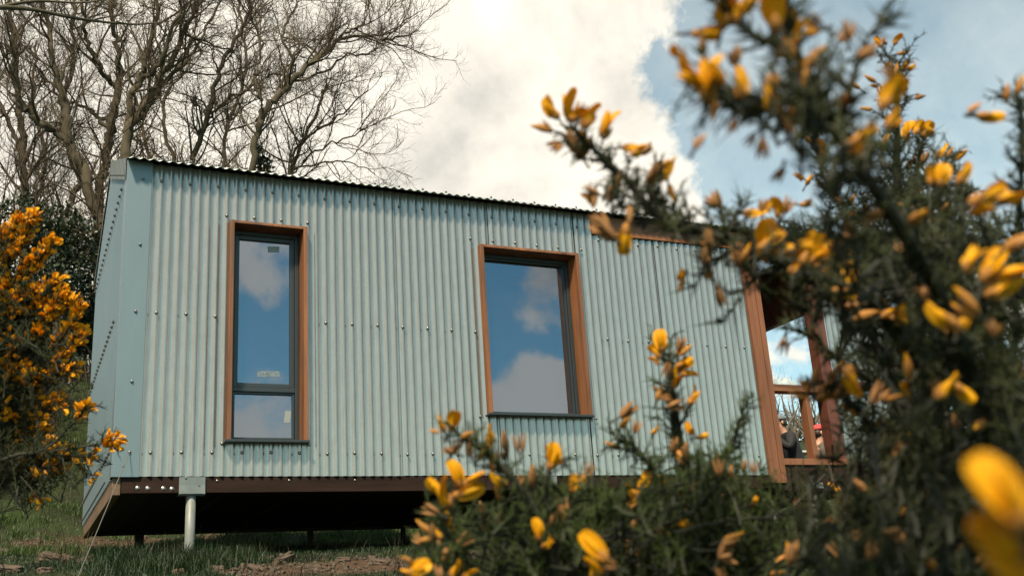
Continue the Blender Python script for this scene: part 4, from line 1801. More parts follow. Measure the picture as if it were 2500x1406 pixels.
gA.branch(P(.5, (1950, 140), (1850, 90), (1780, 40), (1760, -10)), .0016, .001, sl=(.008, .016))
gA.branch(P(.5, (2070, 260), (2090, 160), (2120, 90), (2160, 40)), .0014, .0005, sl=(.007, .016), gap=.011)
gA.branch(P(.7, (2130, 1420), (2420, 1200), (2470, 900), (2485, 600), (2495, 380), (2492, 240)), .0028, .0014, sl=(.010, .026), bare=.1, fl=.08)
gA.branch(P(.6, (2600, 900), (2500, 720), (2440, 640), (2400, 560)), .003, .0014, sl=(.010, .02))
gA.branch(P(.9, (2300, 1250), (2200, 1000), (2120, 800), (2060, 700), (2010, 560)), .004, .0014, fl=.1)
gA.branch(P(.85, (2250, 1000), (2080, 900), (1990, 830), (1920, 800)), .0025, .001, sl=(.009, .02))
gA.branch(P(.9, (2350, 900), (2320, 700), (2300, 520), (2280, 430)), .003, .0014, fl=.1)
gA.branch(P(.8, (2230, 1150), (2130, 1050), (2060, 960), (2000, 930)), .0025, .001, sl=(.009, .018), fl=.2)
gA.fill([(2330, 1050, 190, 330), (2200, 680, 190, 160), (2400, 620, 100, 160), (2150, 1200, 200, 220), (2300, 1350, 260, 120), (2260, 480, 120, 100)], 560, (.72, 1.05), sl=(.02, .05), fl=.07)
gA.fill([(2350, 1000, 160, 420), (2130, 1300, 180, 130), (2070, 620, 110, 70)], 260, (.55, .8), sl=(.02, .04), fl=.06)
F = [  # u, v, angle, kind, length px, distance
    (1345, 268, 130, 'open', 62, .75), (1392, 262, 95, 'open', 78, .75), (1440, 285, 55, 'half', 72, .75), (1484, 305, 70, 'open', 76, .75),
    (1322, 312, 165, 'bud', 56, .75), (1352, 355, 200, 'dry', 44, .75), (1395, 345, 120, 'dry', 80, .75), (1416, 270, 60, 'dry', 54, .75),
    (1545, 360, 5, 'half', 56, .75), (1580, 365, 40, 'dry', 44, .75), (1612, 425, 35, 'open', 66, .75), (1640, 400, 70, 'bud', 40, .75),
    (1505, 440, 95, 'dry', 60, .75), (1440, 468, 160, 'dry', 54, .75), (1450, 490, 260, 'dry', 46, .75), (1490, 470, 250, 'dry', 46, .75),
    (1470, 560, 140, 'dry', 88, .7), (1527, 580, 262, 'half', 78, .7), (1640, 470, 290, 'bud', 50, .75),
    (1750, 485, 110, 'dry', 56, .75), (1842, 520, 5, 'half', 60, .75), (1862, 505, 85, 'dry', 50, .75), (1898, 510, 95, 'open', 50, .78), (1925, 500, 65, 'dry', 50, .78),
    (1872, 582, 95, 'open', 84, .7), (1930, 610, 10, 'half', 90, .7), (1975, 615, 60, 'open', 84, .7), (2010, 622, 40, 'open', 80, .7), (2040, 655, 15, 'half', 78, .7),
    (2070, 690, 70, 'open', 82, .7), (2060, 715, -10, 'half', 66, .7), (1800, 620, 95, 'dry', 70, .72), (1730, 580, 95, 'dry', 60, .72), (1725, 620, 80, 'dry', 54, .72),
    (1662, 698, 245, 'dry', 42, .75), (1760, 730, 290, 'dry', 52, .75), (1730, 670, 270, 'dry', 44, .75), (1968, 500, 0, 'bud', 40, .85),
    (2180, 762, 20, 'half', 64, .72), (2115, 770, 15, 'bud', 70, .72), (2050, 745, 0, 'dry', 42, .75), (1912, 845, 255, 'dry', 52, .8),
    (2080, 928, 290, 'half', 82, .62), (2145, 960, 55, 'dry', 66, .62),
    (1770, 30, 80, 'open', 92, .5), (1818, 15, 50, 'half', 84, .5), (1890, 35, 100, 'open', 96, .47), (1722, 84, 0, 'half', 74, .5), (1715, 110, 90, 'dry', 60, .5),
    (1700, 190, 150, 'open', 104, .45), (1730, 195, 85, 'open', 116, .45), (1664, 135, 120, 'dry', 50, .48), (1808, 205, 95, 'half', 84, .47), (1886, 225, 268, 'open', 92, .47),
    (1745, 270, 265, 'bud', 64, .48), (1708, 345, 55, 'bud', 52, .48), (1862, 365, 272, 'dry', 60, .48), (1790, 310, 260, 'dry', 44, .48), (1800, 130, 95, 'dry', 50, .48),
    (1940, 70, 70, 'bud', 54, .5), (1985, 50, 150, 'dry', 60, .5), (1975, 80, 190, 'half', 56, .5), (1915, 120, 60, 'dry', 60, .48), (1990, 140, 45, 'bud', 84, .48), (1965, 190, 255, 'bud', 60, .48),
    (2073, 72, 90, 'dry', 58, .5), (2120, 130, 20, 'dry', 62, .48), (2168, 175, 120, 'dry', 54, .46), (2172, 235, 60, 'open', 88, .46), (2178, 290, 60, 'half', 60, .48), (2108, 330, 40, 'half', 78, .47), (1925, 310, 290, 'dry', 70, .48), (1900, 430, 240, 'dry', 48, .5),
    (2415, 284, 0, 'half', 66, .6), (2490, 208, 75, 'bud', 56, .6), (2300, 430, 75, 'open', 60, .62), (2352, 425, 60, 'half', 62, .62), (2410, 478, 25, 'half', 100, .5), (2400, 510, 190, 'half', 60, .5),
    (2420, 650, 60, 'half', 96, .5), (2450, 700, 20, 'half', 110, .5), (2360, 735, 130, 'bud', 96, .5), (2300, 775, 145, 'half', 96, .5), (2480, 590, 35, 'bud', 80, .5), (2350, 790, 60, 'half', 60, .52),
    (2215, 895, 100, 'bud', 70, .6), (2310, 945, 45, 'half', 80, .55), (2350, 955, 320, 'half', 66, .55), (2420, 800, 110, 'dry', 50, .5), (2090, 360, 200, 'dry', 50, .5),
    (1965, 935, 120, 'dry', 50, .8), (1990, 915, 80, 'dry', 50, .8), (2015, 945, 40, 'dry', 56, .8), (2035, 915, 60, 'dry', 50, .8), (2000, 965, 200, 'dry', 50, .8), (2060, 950, 10, 'dry', 50, .8), (1945, 960, 170, 'dry', 44, .8),
    (2190, 1215, 100, 'open', 50, .95), (2215, 1245, 60, 'open', 44, .95), (2150, 1190, 140, 'half', 36, .95), (2205, 1180, 90, 'half', 36, .95), (2090, 1310, 20, 'dry', 60, .7), (2170, 1305, 200, 'dry', 70, .6), (2060, 1215, 130, 'dry', 54, .8), (1935, 1345, 80, 'dry', 66, .7), (2040, 1340, 120, 'dry', 56, .7), (2130, 1340, 60, 'dry', 60, .62),
]
for f in F:
    gA.pin(*f)
gA.finish()

# --- the gorse behind it with smaller flowers
gB = Gorse(2, 'farther gorse bush with smaller yellow flowers against the sky behind the close one', gbase(2250, 1.45))
gB.fp = [.25, .30, .25, .20]
gB.hubs = [near(2150, 700, 1.3), near(2250, 1000, 1.3), near(2100, 500, 1.3)]
gB.branch([gB.base, near(2350, 1600, 1.4), near(2300, 1100, 1.35), near(2200, 700, 1.3), near(2190, 450, 1.3), near(2190, 280, 1.3), near(2195, 150, 1.3)], .011, .0015, fl=.2, bare=.5, sl=(.02, .045))
gB.branch(P(1.3, (2200, 600), (2240, 430), (2255, 330)), .003, .001, fl=.3, sl=(.015, .035))
gB.branch(P(1.3, (2190, 620), (2080, 520), (2010, 430), (1990, 320)), .003, .001, fl=.25, sl=(.015, .035))
gB.branch(P(1.35, (2220, 700), (2080, 600), (1960, 560), (1900, 555)), .003, .001, fl=.1, sl=(.015, .035))
gB.branch(P(1.3, (2240, 560), (2300, 460), (2310, 380)), .003, .001, fl=.2, sl=(.015, .035))
gB.fill([(2140, 520, 110, 120), (2250, 560, 110, 150), (2200, 900, 180, 260), (2380, 900, 120, 300), (2200, 1250, 260, 170), (1990, 1180, 60, 60)], 520, (1.15, 1.6), sl=(.03, .06), fl=.05)
for f in [(2190, 98, 60, 'open', 30, 1.3), (2145, 105, 120, 'half', 30, 1.3), (2205, 130, 10, 'bud', 34, 1.3), (2212, 160, 50, 'open', 36, 1.3), (2173, 170, 110, 'open', 34, 1.3), (2125, 192, 145, 'bud', 36, 1.3),
          (2088, 208, 140, 'bud', 34, 1.3), (2246, 237, 20, 'dry', 32, 1.3), (2212, 210, 80, 'half', 30, 1.3), (2215, 320, 80, 'open', 50, 1.25), (2260, 320, 55, 'open', 44, 1.25), (2250, 315, 150, 'half', 36, 1.25),
          (2298, 372, 50, 'half', 44, 1.25), (2007, 362, 100, 'open', 40, 1.25), (1993, 302, 120, 'bud', 32, 1.25), (1972, 340, 120, 'bud', 30, 1.25), (1950, 430, 150, 'dry', 34, 1.25), (1975, 440, 60, 'half', 30, 1.25),
          (2030, 445, 90, 'bud', 34, 1.25), (2160, 350, 70, 'half', 46, 1.2), (2150, 220, 100, 'dry', 36, 1.3), (2080, 490, 60, 'half', 34, 1.25), (2380, 1180, 60, 'half', 34, 1.3), (2245, 470, 90, 'half', 22, 1.3)]:
    gB.pin(*f)
gB.finish()

# --- low bushy gorse in the middle foreground
gC = Gorse(3, 'low bushy gorse in the middle foreground with fresh green spines and scattered yellow flowers', gbase(1450, 1.0), spine='spine_lush')
gC.fp = [.12, .18, .25, .45]
gC.hubs = [near(1300, 1500, 1.0), near(1500, 1500, 1.0), near(1680, 1450, 1.0), near(1100, 1550, .95)]
c0 = gC.base
gC.branch([c0, near(1690, 1600, .98), near(1690, 1380, .98), near(1680, 1200, .98), near(1655, 1050, .98), near(1640, 950, .98), near(1632, 860, .98)], .008, .0015, fl=.18, bare=.45, sl=(.012, .030), rich=1.2)
gC.branch(P(.95, (1700, 1350), (1620, 1200), (1560, 1100), (1500, 1070)), .003, .0012, fl=.1, sl=(.012, .026))
gC.branch(P(.95, (1690, 1250), (1760, 1130), (1790, 1080), (1815, 1000)), .003, .001, sl=(.010, .026), rich=1.3)
gC.branch([c0, near(1380, 1500, .85), near(1340, 1330, .85), near(1270, 1190, .85), near(1190, 1110, .85), near(1120, 1060, .85)], .006, .0012, fl=.12, bare=.4, sl=(.010, .024))
gC.branch(P(.88, (1340, 1330), (1330, 1210), (1345, 1130)), .0025, .001, fl=.1, sl=(.010, .022))
gC.branch(P(.85, (1150, 1500), (1110, 1360), (1080, 1260), (1090, 1190)), .003, .0012, fl=.1, sl=(.010, .024))
gC.branch(P(.8, (1120, 1450), (1060, 1370), (1040, 1330)), .0025, .001, fl=.1, sl=(.010, .022))
gC.fill([(1180, 1330, 150, 110), (1350, 1310, 170, 120), (1560, 1310, 170, 160), (1750, 1290, 160, 170), (1400, 1240, 130, 60), (1700, 1150, 90, 80)], 520, (.82, 1.1), sl=(.02, .045), fl=.05, rich=1.1)
gC.fill([(1860, 1330, 180, 150), (1780, 1180, 100, 80)], 110, (.9, 1.2), sl=(.02, .045), fl=.05)
for f in [(1105, 1030, 75, 'open', 54, .85), (1078, 1035, 110, 'half', 44, .85), (1198, 1060, 100, 'half', 48, .85), (1113, 1090, 60, 'dry', 46, .85), (1145, 1085, 95, 'dry', 44, .85), (1232, 1075, 95, 'dry', 60, .85), (1268, 1080, 95, 'dry', 60, .85), (1300, 1160, 90, 'dry', 60, .85),
          (1350, 1118, 75, 'open', 64, .85), (1095, 1100, 160, 'dry', 40, .85), (1180, 1100, 60, 'bud', 52, .85), (1210, 1115, 100, 'dry', 46, .85),
          (1115, 1160, 100, 'open', 66, .8), (1085, 1205, 110, 'open', 78, .8), (1140, 1200, 15, 'half', 78, .8), (1155, 1170, 40, 'half', 60, .8), (1065, 1190, 140, 'half', 56, .8), (1050, 1245, 160, 'dry', 50, .8),
          (1035, 1285, 135, 'bud', 52, .8), (1055, 1295, 100, 'dry', 50, .8), (1040, 1315, 190, 'bud', 44, .8), (1313, 1295, 90, 'open', 52, .8), (1215, 1205, 110, 'bud', 40, .85), (1398, 1182, 80, 'half', 48, .9), (1440, 1145, 80, 'dry', 46, .9), (1375, 1240, 100, 'dry', 60, .85),
          (1270, 1175, 60, 'dry', 40, .85), (1455, 1340, 130, 'half', 96, .62), (1480, 1375, 160, 'dry', 60, .62), (1545, 1200, 130, 'half', 50, .95), (1545, 1220, 60, 'open', 44, .95), (1580, 1175, 80, 'open', 52, .95), (1612, 1185, 60, 'half', 36, .95),
          (1548, 1280, 60, 'dry', 50, .9), (1618, 1295, 140, 'dry', 46, .9), (1690, 1190, 90, 'half', 34, .95), (1620, 1210, 340, 'bud', 40, .95),
          (1613, 835, 100, 'open', 54, .95), (1600, 860, 135, 'half', 44, .95), (1662, 838, 75, 'dry', 44, .95), (1672, 855, 40, 'bud', 44, .95), (1668, 888, 20, 'open', 44, .95), (1680, 912, 355, 'half', 44, .95), (1655, 900, 240, 'open', 38, .95), (1628, 905, 260, 'dry', 46, .95),
          (1692, 968, 60, 'open', 48, .95), (1610, 960, 70, 'bud', 44, .95), (1535, 1000, 40, 'dry', 60, .85), (1650, 990, 10, 'dry', 48, .9), (1682, 1048, 105, 'half', 34, .95), (1712, 1065, 15, 'half', 32, .95), (1600, 1050, 60, 'half', 24, .95), (1645, 1085, 80, 'dry', 44, .9), (1675, 1100, 95, 'dry', 50, .9), (1555, 1040, 70, 'dry', 40, .9),
          (1018, 1388, 30, 'open', 60, .75), (1000, 1400, 150, 'half', 44, .75), (1110, 1390, 60, 'half', 50, .8), (1145, 1400, 30, 'half', 44, .8), (1325, 1350, 60, 'open', 22, 1.1), (1352, 1362, 20, 'open', 24, 1.1),
          (1755, 1140, 95, 'dry', 52, .85), (1785, 1150, 90, 'bud', 34, .85), (1840, 1140, 90, 'dry', 40, .85), (1818, 1135, 80, 'dry', 34, .85), (1840, 1225, 60, 'half', 30, .95), (1770, 1340, 60, 'dry', 60, .8), (1790, 1310, 20, 'bud', 60, .8), (1760, 1400, 100, 'dry', 50, .8)]:
    gC.pin(*f)
gC.finish()

# --- the sprig nearest to the lens, a yellow blur
gD = Gorse(4, 'nearest gorse sprig, a large yellow blur at the lower right edge', gbase(2560, .28))
gD.fp = [.5, .5, 0, 0]
gD.branch([gD.base, near(2640, 1700, .25), near(2560, 1500, .215), near(2520, 1350, .20), near(2490, 1230, .195)], .003, .001, bare=1.0, sl=(.006, .012), gap=.012)
gD.pin(2450, 1215, 112, 'open', 190, .185, roll=1.5)
gD.pin(2470, 1335, 140, 'half', 200, .19, roll=.6)
gD.pin(2520, 1250, 70, 'half', 190, .20)
gD.pin(2510, 1400, 150, 'open', 190, .19, roll=.2)
gD.finish()

# --- the sharper bush at the left edge
gE = Gorse(5, 'sharply seen gorse bush at the left edge covered in orange yellow flowers', gbase(-150, 2.4), petal='petal_o')
gE.fp = [.55, .40, .03, .02]
gE.fs = .95
gE.hubs = [near(-60, 1000, 2.35), near(-80, 800, 2.3), near(-60, 1250, 2.35)]
e0 = gE.base
D = 2.25


def spray(pts, r0=.004, nfl=0, tip=.45, fsz=.0165, dist=D):
    """a shoot whose end is packed with flowers"""
    pp = gE.branch([near(u, v_, dist) for u, v_ in pts], r0, .001, sc=1.0, gap=.011, sl=(.02, .05), rich=.75, bare=.1)
    g = gE.g
    n = len(pp)
    for _ in range(nfl):
        s = 1 - tip * g.random() ** 1.1
        k = min(int(s * (n - 1)), n - 2)
        t = pp[k + 1] - pp[k]
        t /= np.linalg.norm(t)
        d = side_dir(g, t, g.uniform(.35, 1.25))
        d = d + np.array([0, 0, .25])
        d /= np.linalg.norm(d)
        off = g.uniform(.003, .013)
        gE.flower(pp[k] + t * g.uniform(0, .01) + d * off, d, g.choice(['open', 'half', 'bud'], p=[.6, .35, .05]), fsz * g.uniform(.85, 1.15))


gE.branch([e0, near(-140, 1500, 2.35), near(-90, 1200, 2.3), near(-60, 950, 2.3), near(-40, 750, 2.3)], .02, .006, bare=.6, gap=.012)
spray([(-70, 800), (-30, 680), (10, 590), (45, 545), (75, 535)], nfl=75, tip=.55)
spray([(-60, 850), (10, 740), (60, 680), (100, 630), (122, 600)], nfl=70, tip=.55)
spray([(-60, 780), (-30, 690), (-10, 620), (0, 570)], nfl=50, tip=.5)
spray([(-70, 950), (0, 830), (30, 770), (40, 740), (75, 715)], nfl=60, tip=.6)
spray([(-60, 980), (20, 900), (80, 830), (120, 780), (150, 720)], nfl=90, tip=.55)
spray([(-40, 960), (60, 900), (130, 850), (175, 790), (190, 755)], nfl=85, tip=.55)
spray([(60, 900), (110, 820), (130, 760), (160, 735)], nfl=50, tip=.5)
spray([(-50, 1000), (60, 940), (120, 900), (165, 860), (195, 820)], nfl=55, tip=.5)
spray([(-60, 900), (10, 800), (20, 740), (15, 690), (5, 640)], nfl=60, tip=.6)
spray([(-40, 1020), (40, 980), (110, 930), (150, 905), (175, 905)], nfl=24, tip=.5)
spray([(-60, 1000), (0, 950), (30, 915), (60, 900)], nfl=22, tip=.5)
spray([(-60, 1150), (40, 1110), (130, 1100), (200, 1090), (250, 1082), (275, 1078)], r0=.003, nfl=34, tip=.28, dist=2.15)
spray([(40, 1120), (120, 1090), (160, 1050), (190, 1020), (208, 1000)], r0=.003, nfl=24, tip=.35, dist=2.15)
spray([(-60, 1120), (20, 1100), (90, 1100), (150, 1110), (225, 1115)], r0=.003, nfl=22, tip=.7)
spray([(-60, 1160), (20, 1150), (60, 1140), (110, 1135)], r0=.003, nfl=14, tip=.6)
spray([(-40, 1100), (30, 1060), (80, 1050), (120, 1060)], r0=.003, nfl=14, tip=.7)
spray([(-40, 1180), (40, 1170), (110, 1160), (150, 1155)], r0=.003, nfl=9, tip=.6)
spray([(0, 1150), (60, 1170), (85, 1190), (95, 1215)], r0=.002, nfl=6, tip=.3)
spray([(-60, 1050), (0, 1040), (20, 1030), (40, 1050)], r0=.003, nfl=12, tip=.7)
spray([(130, 1100), (150, 1120), (190, 1130), (215, 1160)], r0=.002, nfl=6, tip=.4)
for _k in range(26):
    _u, _v = gE.g.uniform(-60, 120), gE.g.uniform(600, 900)
    if _u > 60 and _v < 700:
        continue
    spray([(_u - 60, _v + 110), (_u - 20, _v + 50), (_u + 10, _v), (_u + 35, _v - 40)], r0=.002, nfl=26, tip=.6)
for _k in range(24):
    _u, _v = gE.g.uniform(-60, 110), gE.g.uniform(900, 1150)
    spray([(_u - 60, _v + 60), (_u - 20, _v + 30), (_u + 10, _v), (_u + 40, _v - 15)], r0=.002, nfl=13, tip=.6)
gE.fill([(30, 850, 110, 130), (120, 880, 70, 60), (30, 1090, 90, 110), (20, 700, 50, 120), (130, 1110, 90, 40), (-60, 1000, 100, 300)], 420, (2.15, 2.5), sl=(.05, .10), rich=.7)
for f in [(98, 1222, 60, 'open', 22, 2.25), (70, 1185, 80, 'open', 20, 2.25), (85, 1205, 110, 'half', 18, 2.25), (85, 1155, 100, 'open', 26, 2.2), (112, 1130, 60, 'half', 24, 2.2), (60, 910, 90, 'half', 24, 2.2), (20, 975, 60, 'half', 24, 2.2)]:
    gE.pin(*f)
gE.finish()


# ------------------------------------------------------------------ people behind the porch
def skin_body(name, verts, edges, radii, mt, root_i=0, sub=2):
    me = bpy.data.meshes.new(name)
    me.from_pydata([tuple(v_) for v_ in verts], edges, [])
    o = bpy.data.objects.new(name, me)
    col.objects.link(o)
    sk = o.modifiers.new('skin', 'SKIN')
    sk.use_smooth_shade = True
    for i, r_ in enumerate(radii):
        sv_ = me.skin_vertices[0].data[i]
        sv_.radius = (r_, r_) if not isinstance(r_, tuple) else r_
        sv_.use_root = (i == root_i)
    ss = o.modifiers.new('sub', 'SUBSURF')
    ss.levels = sub
    ss.render_levels = sub
    dg = bpy.context.evaluated_depsgraph_get()
    me2 = bpy.data.meshes.new_from_object(o.evaluated_get(dg))
    o.modifiers.clear()
    o.data = me2
    me2.materials.clear()
    me2.materials.append(M[mt])
    me2.polygons.foreach_set('use_smooth', [True] * len(me2.polygons))
    return o


def person(loc, face, label, coat, trousers='black', seated=False, arm='down', head='cap', headmat='redcap', lean=.0):
    """face = heading the person looks along, radians; local +x is forward"""
    hip = .66 if seated else .93
    J = {}
    J['pel'] = (0, 0, hip)
    J['bel'] = (.02 + lean * .1, 0, hip + .16)
    J['che'] = (.02 + lean * .32, 0, hip + .36)
    J['nek'] = (.03 + lean * .5, 0, hip + .52)
    J['jaw'] = (.06 + lean * .55, 0, hip + .60)
    J['hed'] = (.055 + lean * .58, 0, hip + .69)
    J['top'] = (.05 + lean * .58, 0, hip + .77)
    for sd, s in (('l', 1), ('r', -1)):
        J['sh' + sd] = (.01 + lean * .42, s * .17, hip + .46)
        if arm == 'up' and sd == 'l':
            J['el' + sd] = (.22, s * .26, hip + .26)
            J['wr' + sd] = (.36, s * .16, hip + .44)
            J['ha' + sd] = (.40, s * .13, hip + .52)
        elif seated or arm == 'up':
            J['el' + sd] = (.12 + lean * .3, s * .24, hip + .20)
            J['wr' + sd] = (.33, s * .15, hip + .16)
            J['ha' + sd] = (.41, s * .13, hip + .17)
        else:
            J['el' + sd] = (.0, s * .23, hip + .18)
            J['wr' + sd] = (.08, s * .25, hip - .06)
            J['ha' + sd] = (.10, s * .25, hip - .14)
        J['th' + sd] = (0, s * .09, hip - .03)
        if seated:
            J['kn' + sd] = (.42, s * .11, .50)
            J['an' + sd] = (.42, s * .11, .08)
        else:
            J['kn' + sd] = (.03, s * .10, .50)
            J['an' + sd] = (-.02, s * .11, .08)
        J['to' + sd] = (J['an' + sd][0] + .17, s * .12, .035)
    names = list(J)
    ix = {n_: i for i, n_ in enumerate(names)}
    E = [('pel', 'bel'), ('bel', 'che'), ('che', 'nek'), ('nek', 'jaw'), ('jaw', 'hed'), ('hed', 'top')]
    for sd in 'lr':
        E += [('che', 'sh' + sd), ('sh' + sd, 'el' + sd), ('el' + sd, 'wr' + sd), ('wr' + sd, 'ha' + sd), ('pel', 'th' + sd), ('th' + sd, 'kn' + sd), ('kn' + sd, 'an' + sd), ('an' + sd, 'to' + sd)]
    rad = {'pel': .13, 'bel': .12, 'che': .135, 'nek': .055, 'jaw': .068, 'hed': .088, 'top': .06}
    rr = {'sh': .062, 'el': .042, 'wr': .028, 'ha': .034, 'th': .085, 'kn': .055, 'an': .038, 'to': .03}
    V = [J[n_] for n_ in names]
    Rd = [rad.get(n_, rr.get(n_[:2], .05)) for n_ in names]
    Ed = [(ix[a], ix[b]) for a, b in E]
    # five fingers on each hand, rooted in the palm
    for sd, s in (('l', 1), ('r', -1)):
        h0 = np.array(J['ha' + sd])
        dr = h0 - np.array(J['wr' + sd])
        dr /= np.linalg.norm(dr)
        sx = np.cross(dr, (1, 0, 0.01) if abs(dr[0]) < .8 else (0, 1, 0))
        sx /= np.linalg.norm(sx)
        cu = np.cross(sx, dr)
        for k in range(5):
            if k < 4:
                b0 = h0 + sx * (k - 1.5) * .021 + dr * .02
                ln = [.062, .075, .078, .066][k]
                mids = [b0, b0 + dr * ln * .55 + cu * .008, b0 + dr * ln * .9 + cu * .028]
            else:
                b0 = h0 - sx * .032 - dr * .02
                mids = [b0, b0 - sx * .022 + dr * .03, b0 - sx * .018 + dr * .055 + cu * .01]
            prev = ix['ha' + sd]
            for q_ in mids:
                V.append(tuple(q_))
                Rd.append(.010 - .001 * (prev != ix['ha' + sd]))
                Ed.append((prev, len(V) - 1))
                prev = len(V) - 1
    body = skin_body('person', V, Ed, Rd, 'skin', 0, 1)
    tag(body, label, 'person')
    # face features
    hx, hz = J['hed'][0], J['hed'][2]
    mb = MB()
    mb.ellipsoid((hx + .092, 0, hz - .012), (.018, .013, .022), 8, 6)
    for s in (1, -1):
        mb.ellipsoid((hx - .005, s * .088, hz - .01), (.018, .008, .028), 8, 6)
    mb.ellipsoid((hx + .078, 0, hz - .055), (.010, .022, .005), 8, 4)
    mb.build('face', M['skin'], body, smooth=True)
    mb = MB()
    for s in (1, -1):
        mb.ellipsoid((hx + .080, s * .030, hz + .008), (.006, .010, .006), 8, 5)
    mb.build('eyes', M['hair'], body, smooth=True)
    # coat and trousers follow the body, a little proud of it
    cn = ['pel', 'bel', 'che', 'shl', 'ell', 'wrl', 'shr', 'elr', 'wrr', 'nek']
    ci = {n_: i for i, n_ in enumerate(cn)}
    CV = [np.array(J[n_]) for n_ in cn]
    CV[0] = CV[0] + np.array([0, 0, -.08])
    CV[9] = CV[9] - np.array([0, 0, .03])
    CR = [.165, .155, .165, .088, .066, .050, .088, .066, .050, .075]
    CE = [('pel', 'bel'), ('bel', 'che'), ('che', 'nek'), ('che', 'shl'), ('shl', 'ell'), ('ell', 'wrl'), ('che', 'shr'), ('shr', 'elr'), ('elr', 'wrr')]
    c = skin_body('jacket', CV, [(ci[a], ci[b]) for a, b in CE], CR, coat, 0, 2)
    c.parent = body
    tn = ['pel', 'thl', 'knl', 'anl', 'thr', 'knr', 'anr']
    ti = {n_: i for i, n_ in enumerate(tn)}
    TR = [.14, .105, .075, .058, .105, .075, .058]
    tr = skin_body('trousers', [J[n_] for n_ in tn], [(0, 1), (1, 2), (2, 3), (0, 4), (4, 5), (5, 6)], TR, trousers, 0, 2)
    tr.parent = body
    for s, a in ((1, J['anl']), (-1, J['anr'])):
        mb = MB()
        mb.ellipsoid((a[0] + .07, a[1], .045), (.145, .05, .05), 12, 8)
        mb.build('shoe', M['black'], body, smooth=True)
    mb = MB()
    if head == 'cap':
        mb.ellipsoid((hx - .008, 0, hz + .045), (.108, .098, .078), 16, 10, 0, None, lambda q_: np.array([q_[0], q_[1], max(q_[2], -.12)]))
        V2 = []
        for j in range(2):
            for i in range(11):
                a = -1.15 + 2.3 * i / 10
                rr2 = .09 if j == 0 else .185 - .03 * abs(a)
                V2.append((hx + rr2 * math.cos(a * (.9 if j else 1)), .092 * math.sin(a) / math.sin(1.15), hz + .045 - (.022 if j else 0) - .012 * abs(a)))
        V2 += [(x, y, z - .006) for x, y, z in V2]
        Fc = []
        for i in range(10):
            Fc += [(i, i + 1, 12 + i, 11 + i), (22 + i, 33 + i, 34 + i, 23 + i), (11 + i, 12 + i, 34 + i, 33 + i)]
        mb.add(V2, Fc)
        mb.build('cap', M[headmat], body, smooth=True)
        mb = MB()
        mb.ellipsoid((hx - .030, 0, hz - .005), (.078, .092, .075), 12, 8)
        mb.build('hair', M['hair'], body, smooth=True)
    else:
        mb.ellipsoid((hx - .022, 0, hz + .025), (.105, .105, .115), 16, 10, 0, None, lambda q_: q_ * (1 + .06 * mnoise.noise(Vector(q_ * 3))))
        mb.build('hair', M['hair'], body, smooth=True)
    body.location = loc
    body.rotation_euler = (0, 0, face)
    return body


def stand(u, y):
    p_ = at(u, 1000, y)
    return (p_[0], y, float(hgt(p_[0], y)))


# viewer's right seen from the camera is the direction RTV
faceR = math.atan2(RTV[1], RTV[0])
faceAway = math.atan2(FWV[1], FWV[0])
l1 = stand(1930, 4.0)
person(l1, faceR + math.pi + .15, 'person in a black jacket and grey cap standing beyond the porch with forearm raised', 'black', arm='up', headmat='greycloth', lean=.25)
l2 = stand(1968, 3.2)
person(l2, faceR + .1, 'seated person in profile wearing a red baseball cap, seen past the baluster', 'beige', seated=True, headmat='redcap', lean=.15)
l3 = stand(2035, 3.9)
person(l3, faceR + math.pi - .3, 'dark-haired person in black sitting behind the red cap', 'black', seated=True, head='hair')


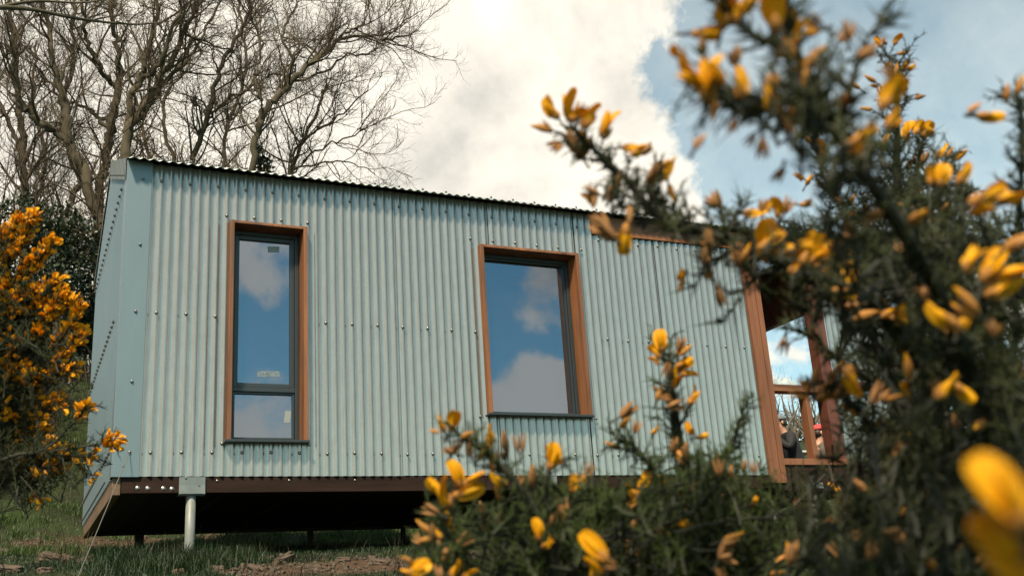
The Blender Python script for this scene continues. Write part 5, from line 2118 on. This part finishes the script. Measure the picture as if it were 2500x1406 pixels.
# bench the two are sitting on
for (l_, f_, lab) in ((l2, faceR + .1, 'plain timber bench under the person in the red cap'), (l3, faceR + math.pi - .3, 'plain timber bench under the dark-haired person')):
    bench = empty('bench', l_)
    bench.rotation_euler = (0, 0, f_)
    tag(bench, lab, 'bench')
    mb = MB()
    mb.box((-.18, -.45, .53), (.18, .45, .57))
    mb.build('seat', M['larch'], bench, bevel=.004)
    for sx in (-.13, .09):
        for sy in (-.38, .34):
            mb = MB()
            mb.box((sx, sy, -.08), (sx + .045, sy + .045, .529))
            mb.build('leg', M['larch'], bench)

# pale garden table
tx = at(1918, 1108, 5.2)
tb = empty('garden_table', (tx[0], 5.2, float(hgt(tx[0], 5.2))))
tag(tb, 'pale low garden table partly hidden behind the gorse, beside the standing person', 'table')
tz = tx[2] - tb.location.z
mb = MB()
mb.box((-.7, -.35, tz - .03), (.35, .35, tz))
mb.build('tabletop', M['table'], tb, bevel=.006)
for sx in (-.64, .25):
    for sy in (-.3, .26):
        mb = MB()
        mb.box((sx, sy, -.05), (sx + .04, sy + .04, tz - .031))
        mb.build('leg', M['table'], tb)

# parked white car on the field behind
cy = 19.0
cp = at(1752, 1078, cy)
car = empty('parked_car', (cp[0], cy, float(hgt(cp[0], cy))))
tag(car, 'white parked car on the grass, mostly hidden behind the standing person and the boards', 'car')
prof_c = [(-2.1, .30), (-2.12, .62), (-1.95, .86), (-1.15, .95), (-.55, 1.40), (.75, 1.45), (1.45, 1.02), (2.02, .90), (2.12, .60), (2.1, .30)]
mb = MB()
n = len(prof_c)
V = [(x, s * (.82 if z < 1 else .66), z) for s in (-1, 1) for x, z in prof_c]
mb.add(V, [(i, i + 1, n + i + 1, n + i) for i in range(n - 1)] + [tuple(range(n))[::-1], tuple(range(n, 2 * n))])
mb.build('body', M['carpaint'], car, bevel=.05)
mb = MB()
for s in (-1, 1):
    mb.add([(-1.05, s * .835 * .93, .98), (-.5, s * .71, 1.34), (.68, s * .71, 1.38), (1.3, s * .835 * .93, 1.02)], [(0, 1, 2, 3)])
mb.build('side_window', M['glass_dark'], car)
for sx in (-1.35, 1.35):
    for s in (-1, 1):
        mb = MB()
        mb.tube([(sx, s * .66, .31), (sx, s * .86, .31)], .31, 20)
        wh = mb.build('wheel', M['tyre'], car)
        mb = MB()
        mb.tube([(sx, s * .862, .31), (sx, s * .875, .31)], .19, 14)
        mb.build('rim', M['bolt'], wh)
car.rotation_euler = (0, 0, faceR + .2)
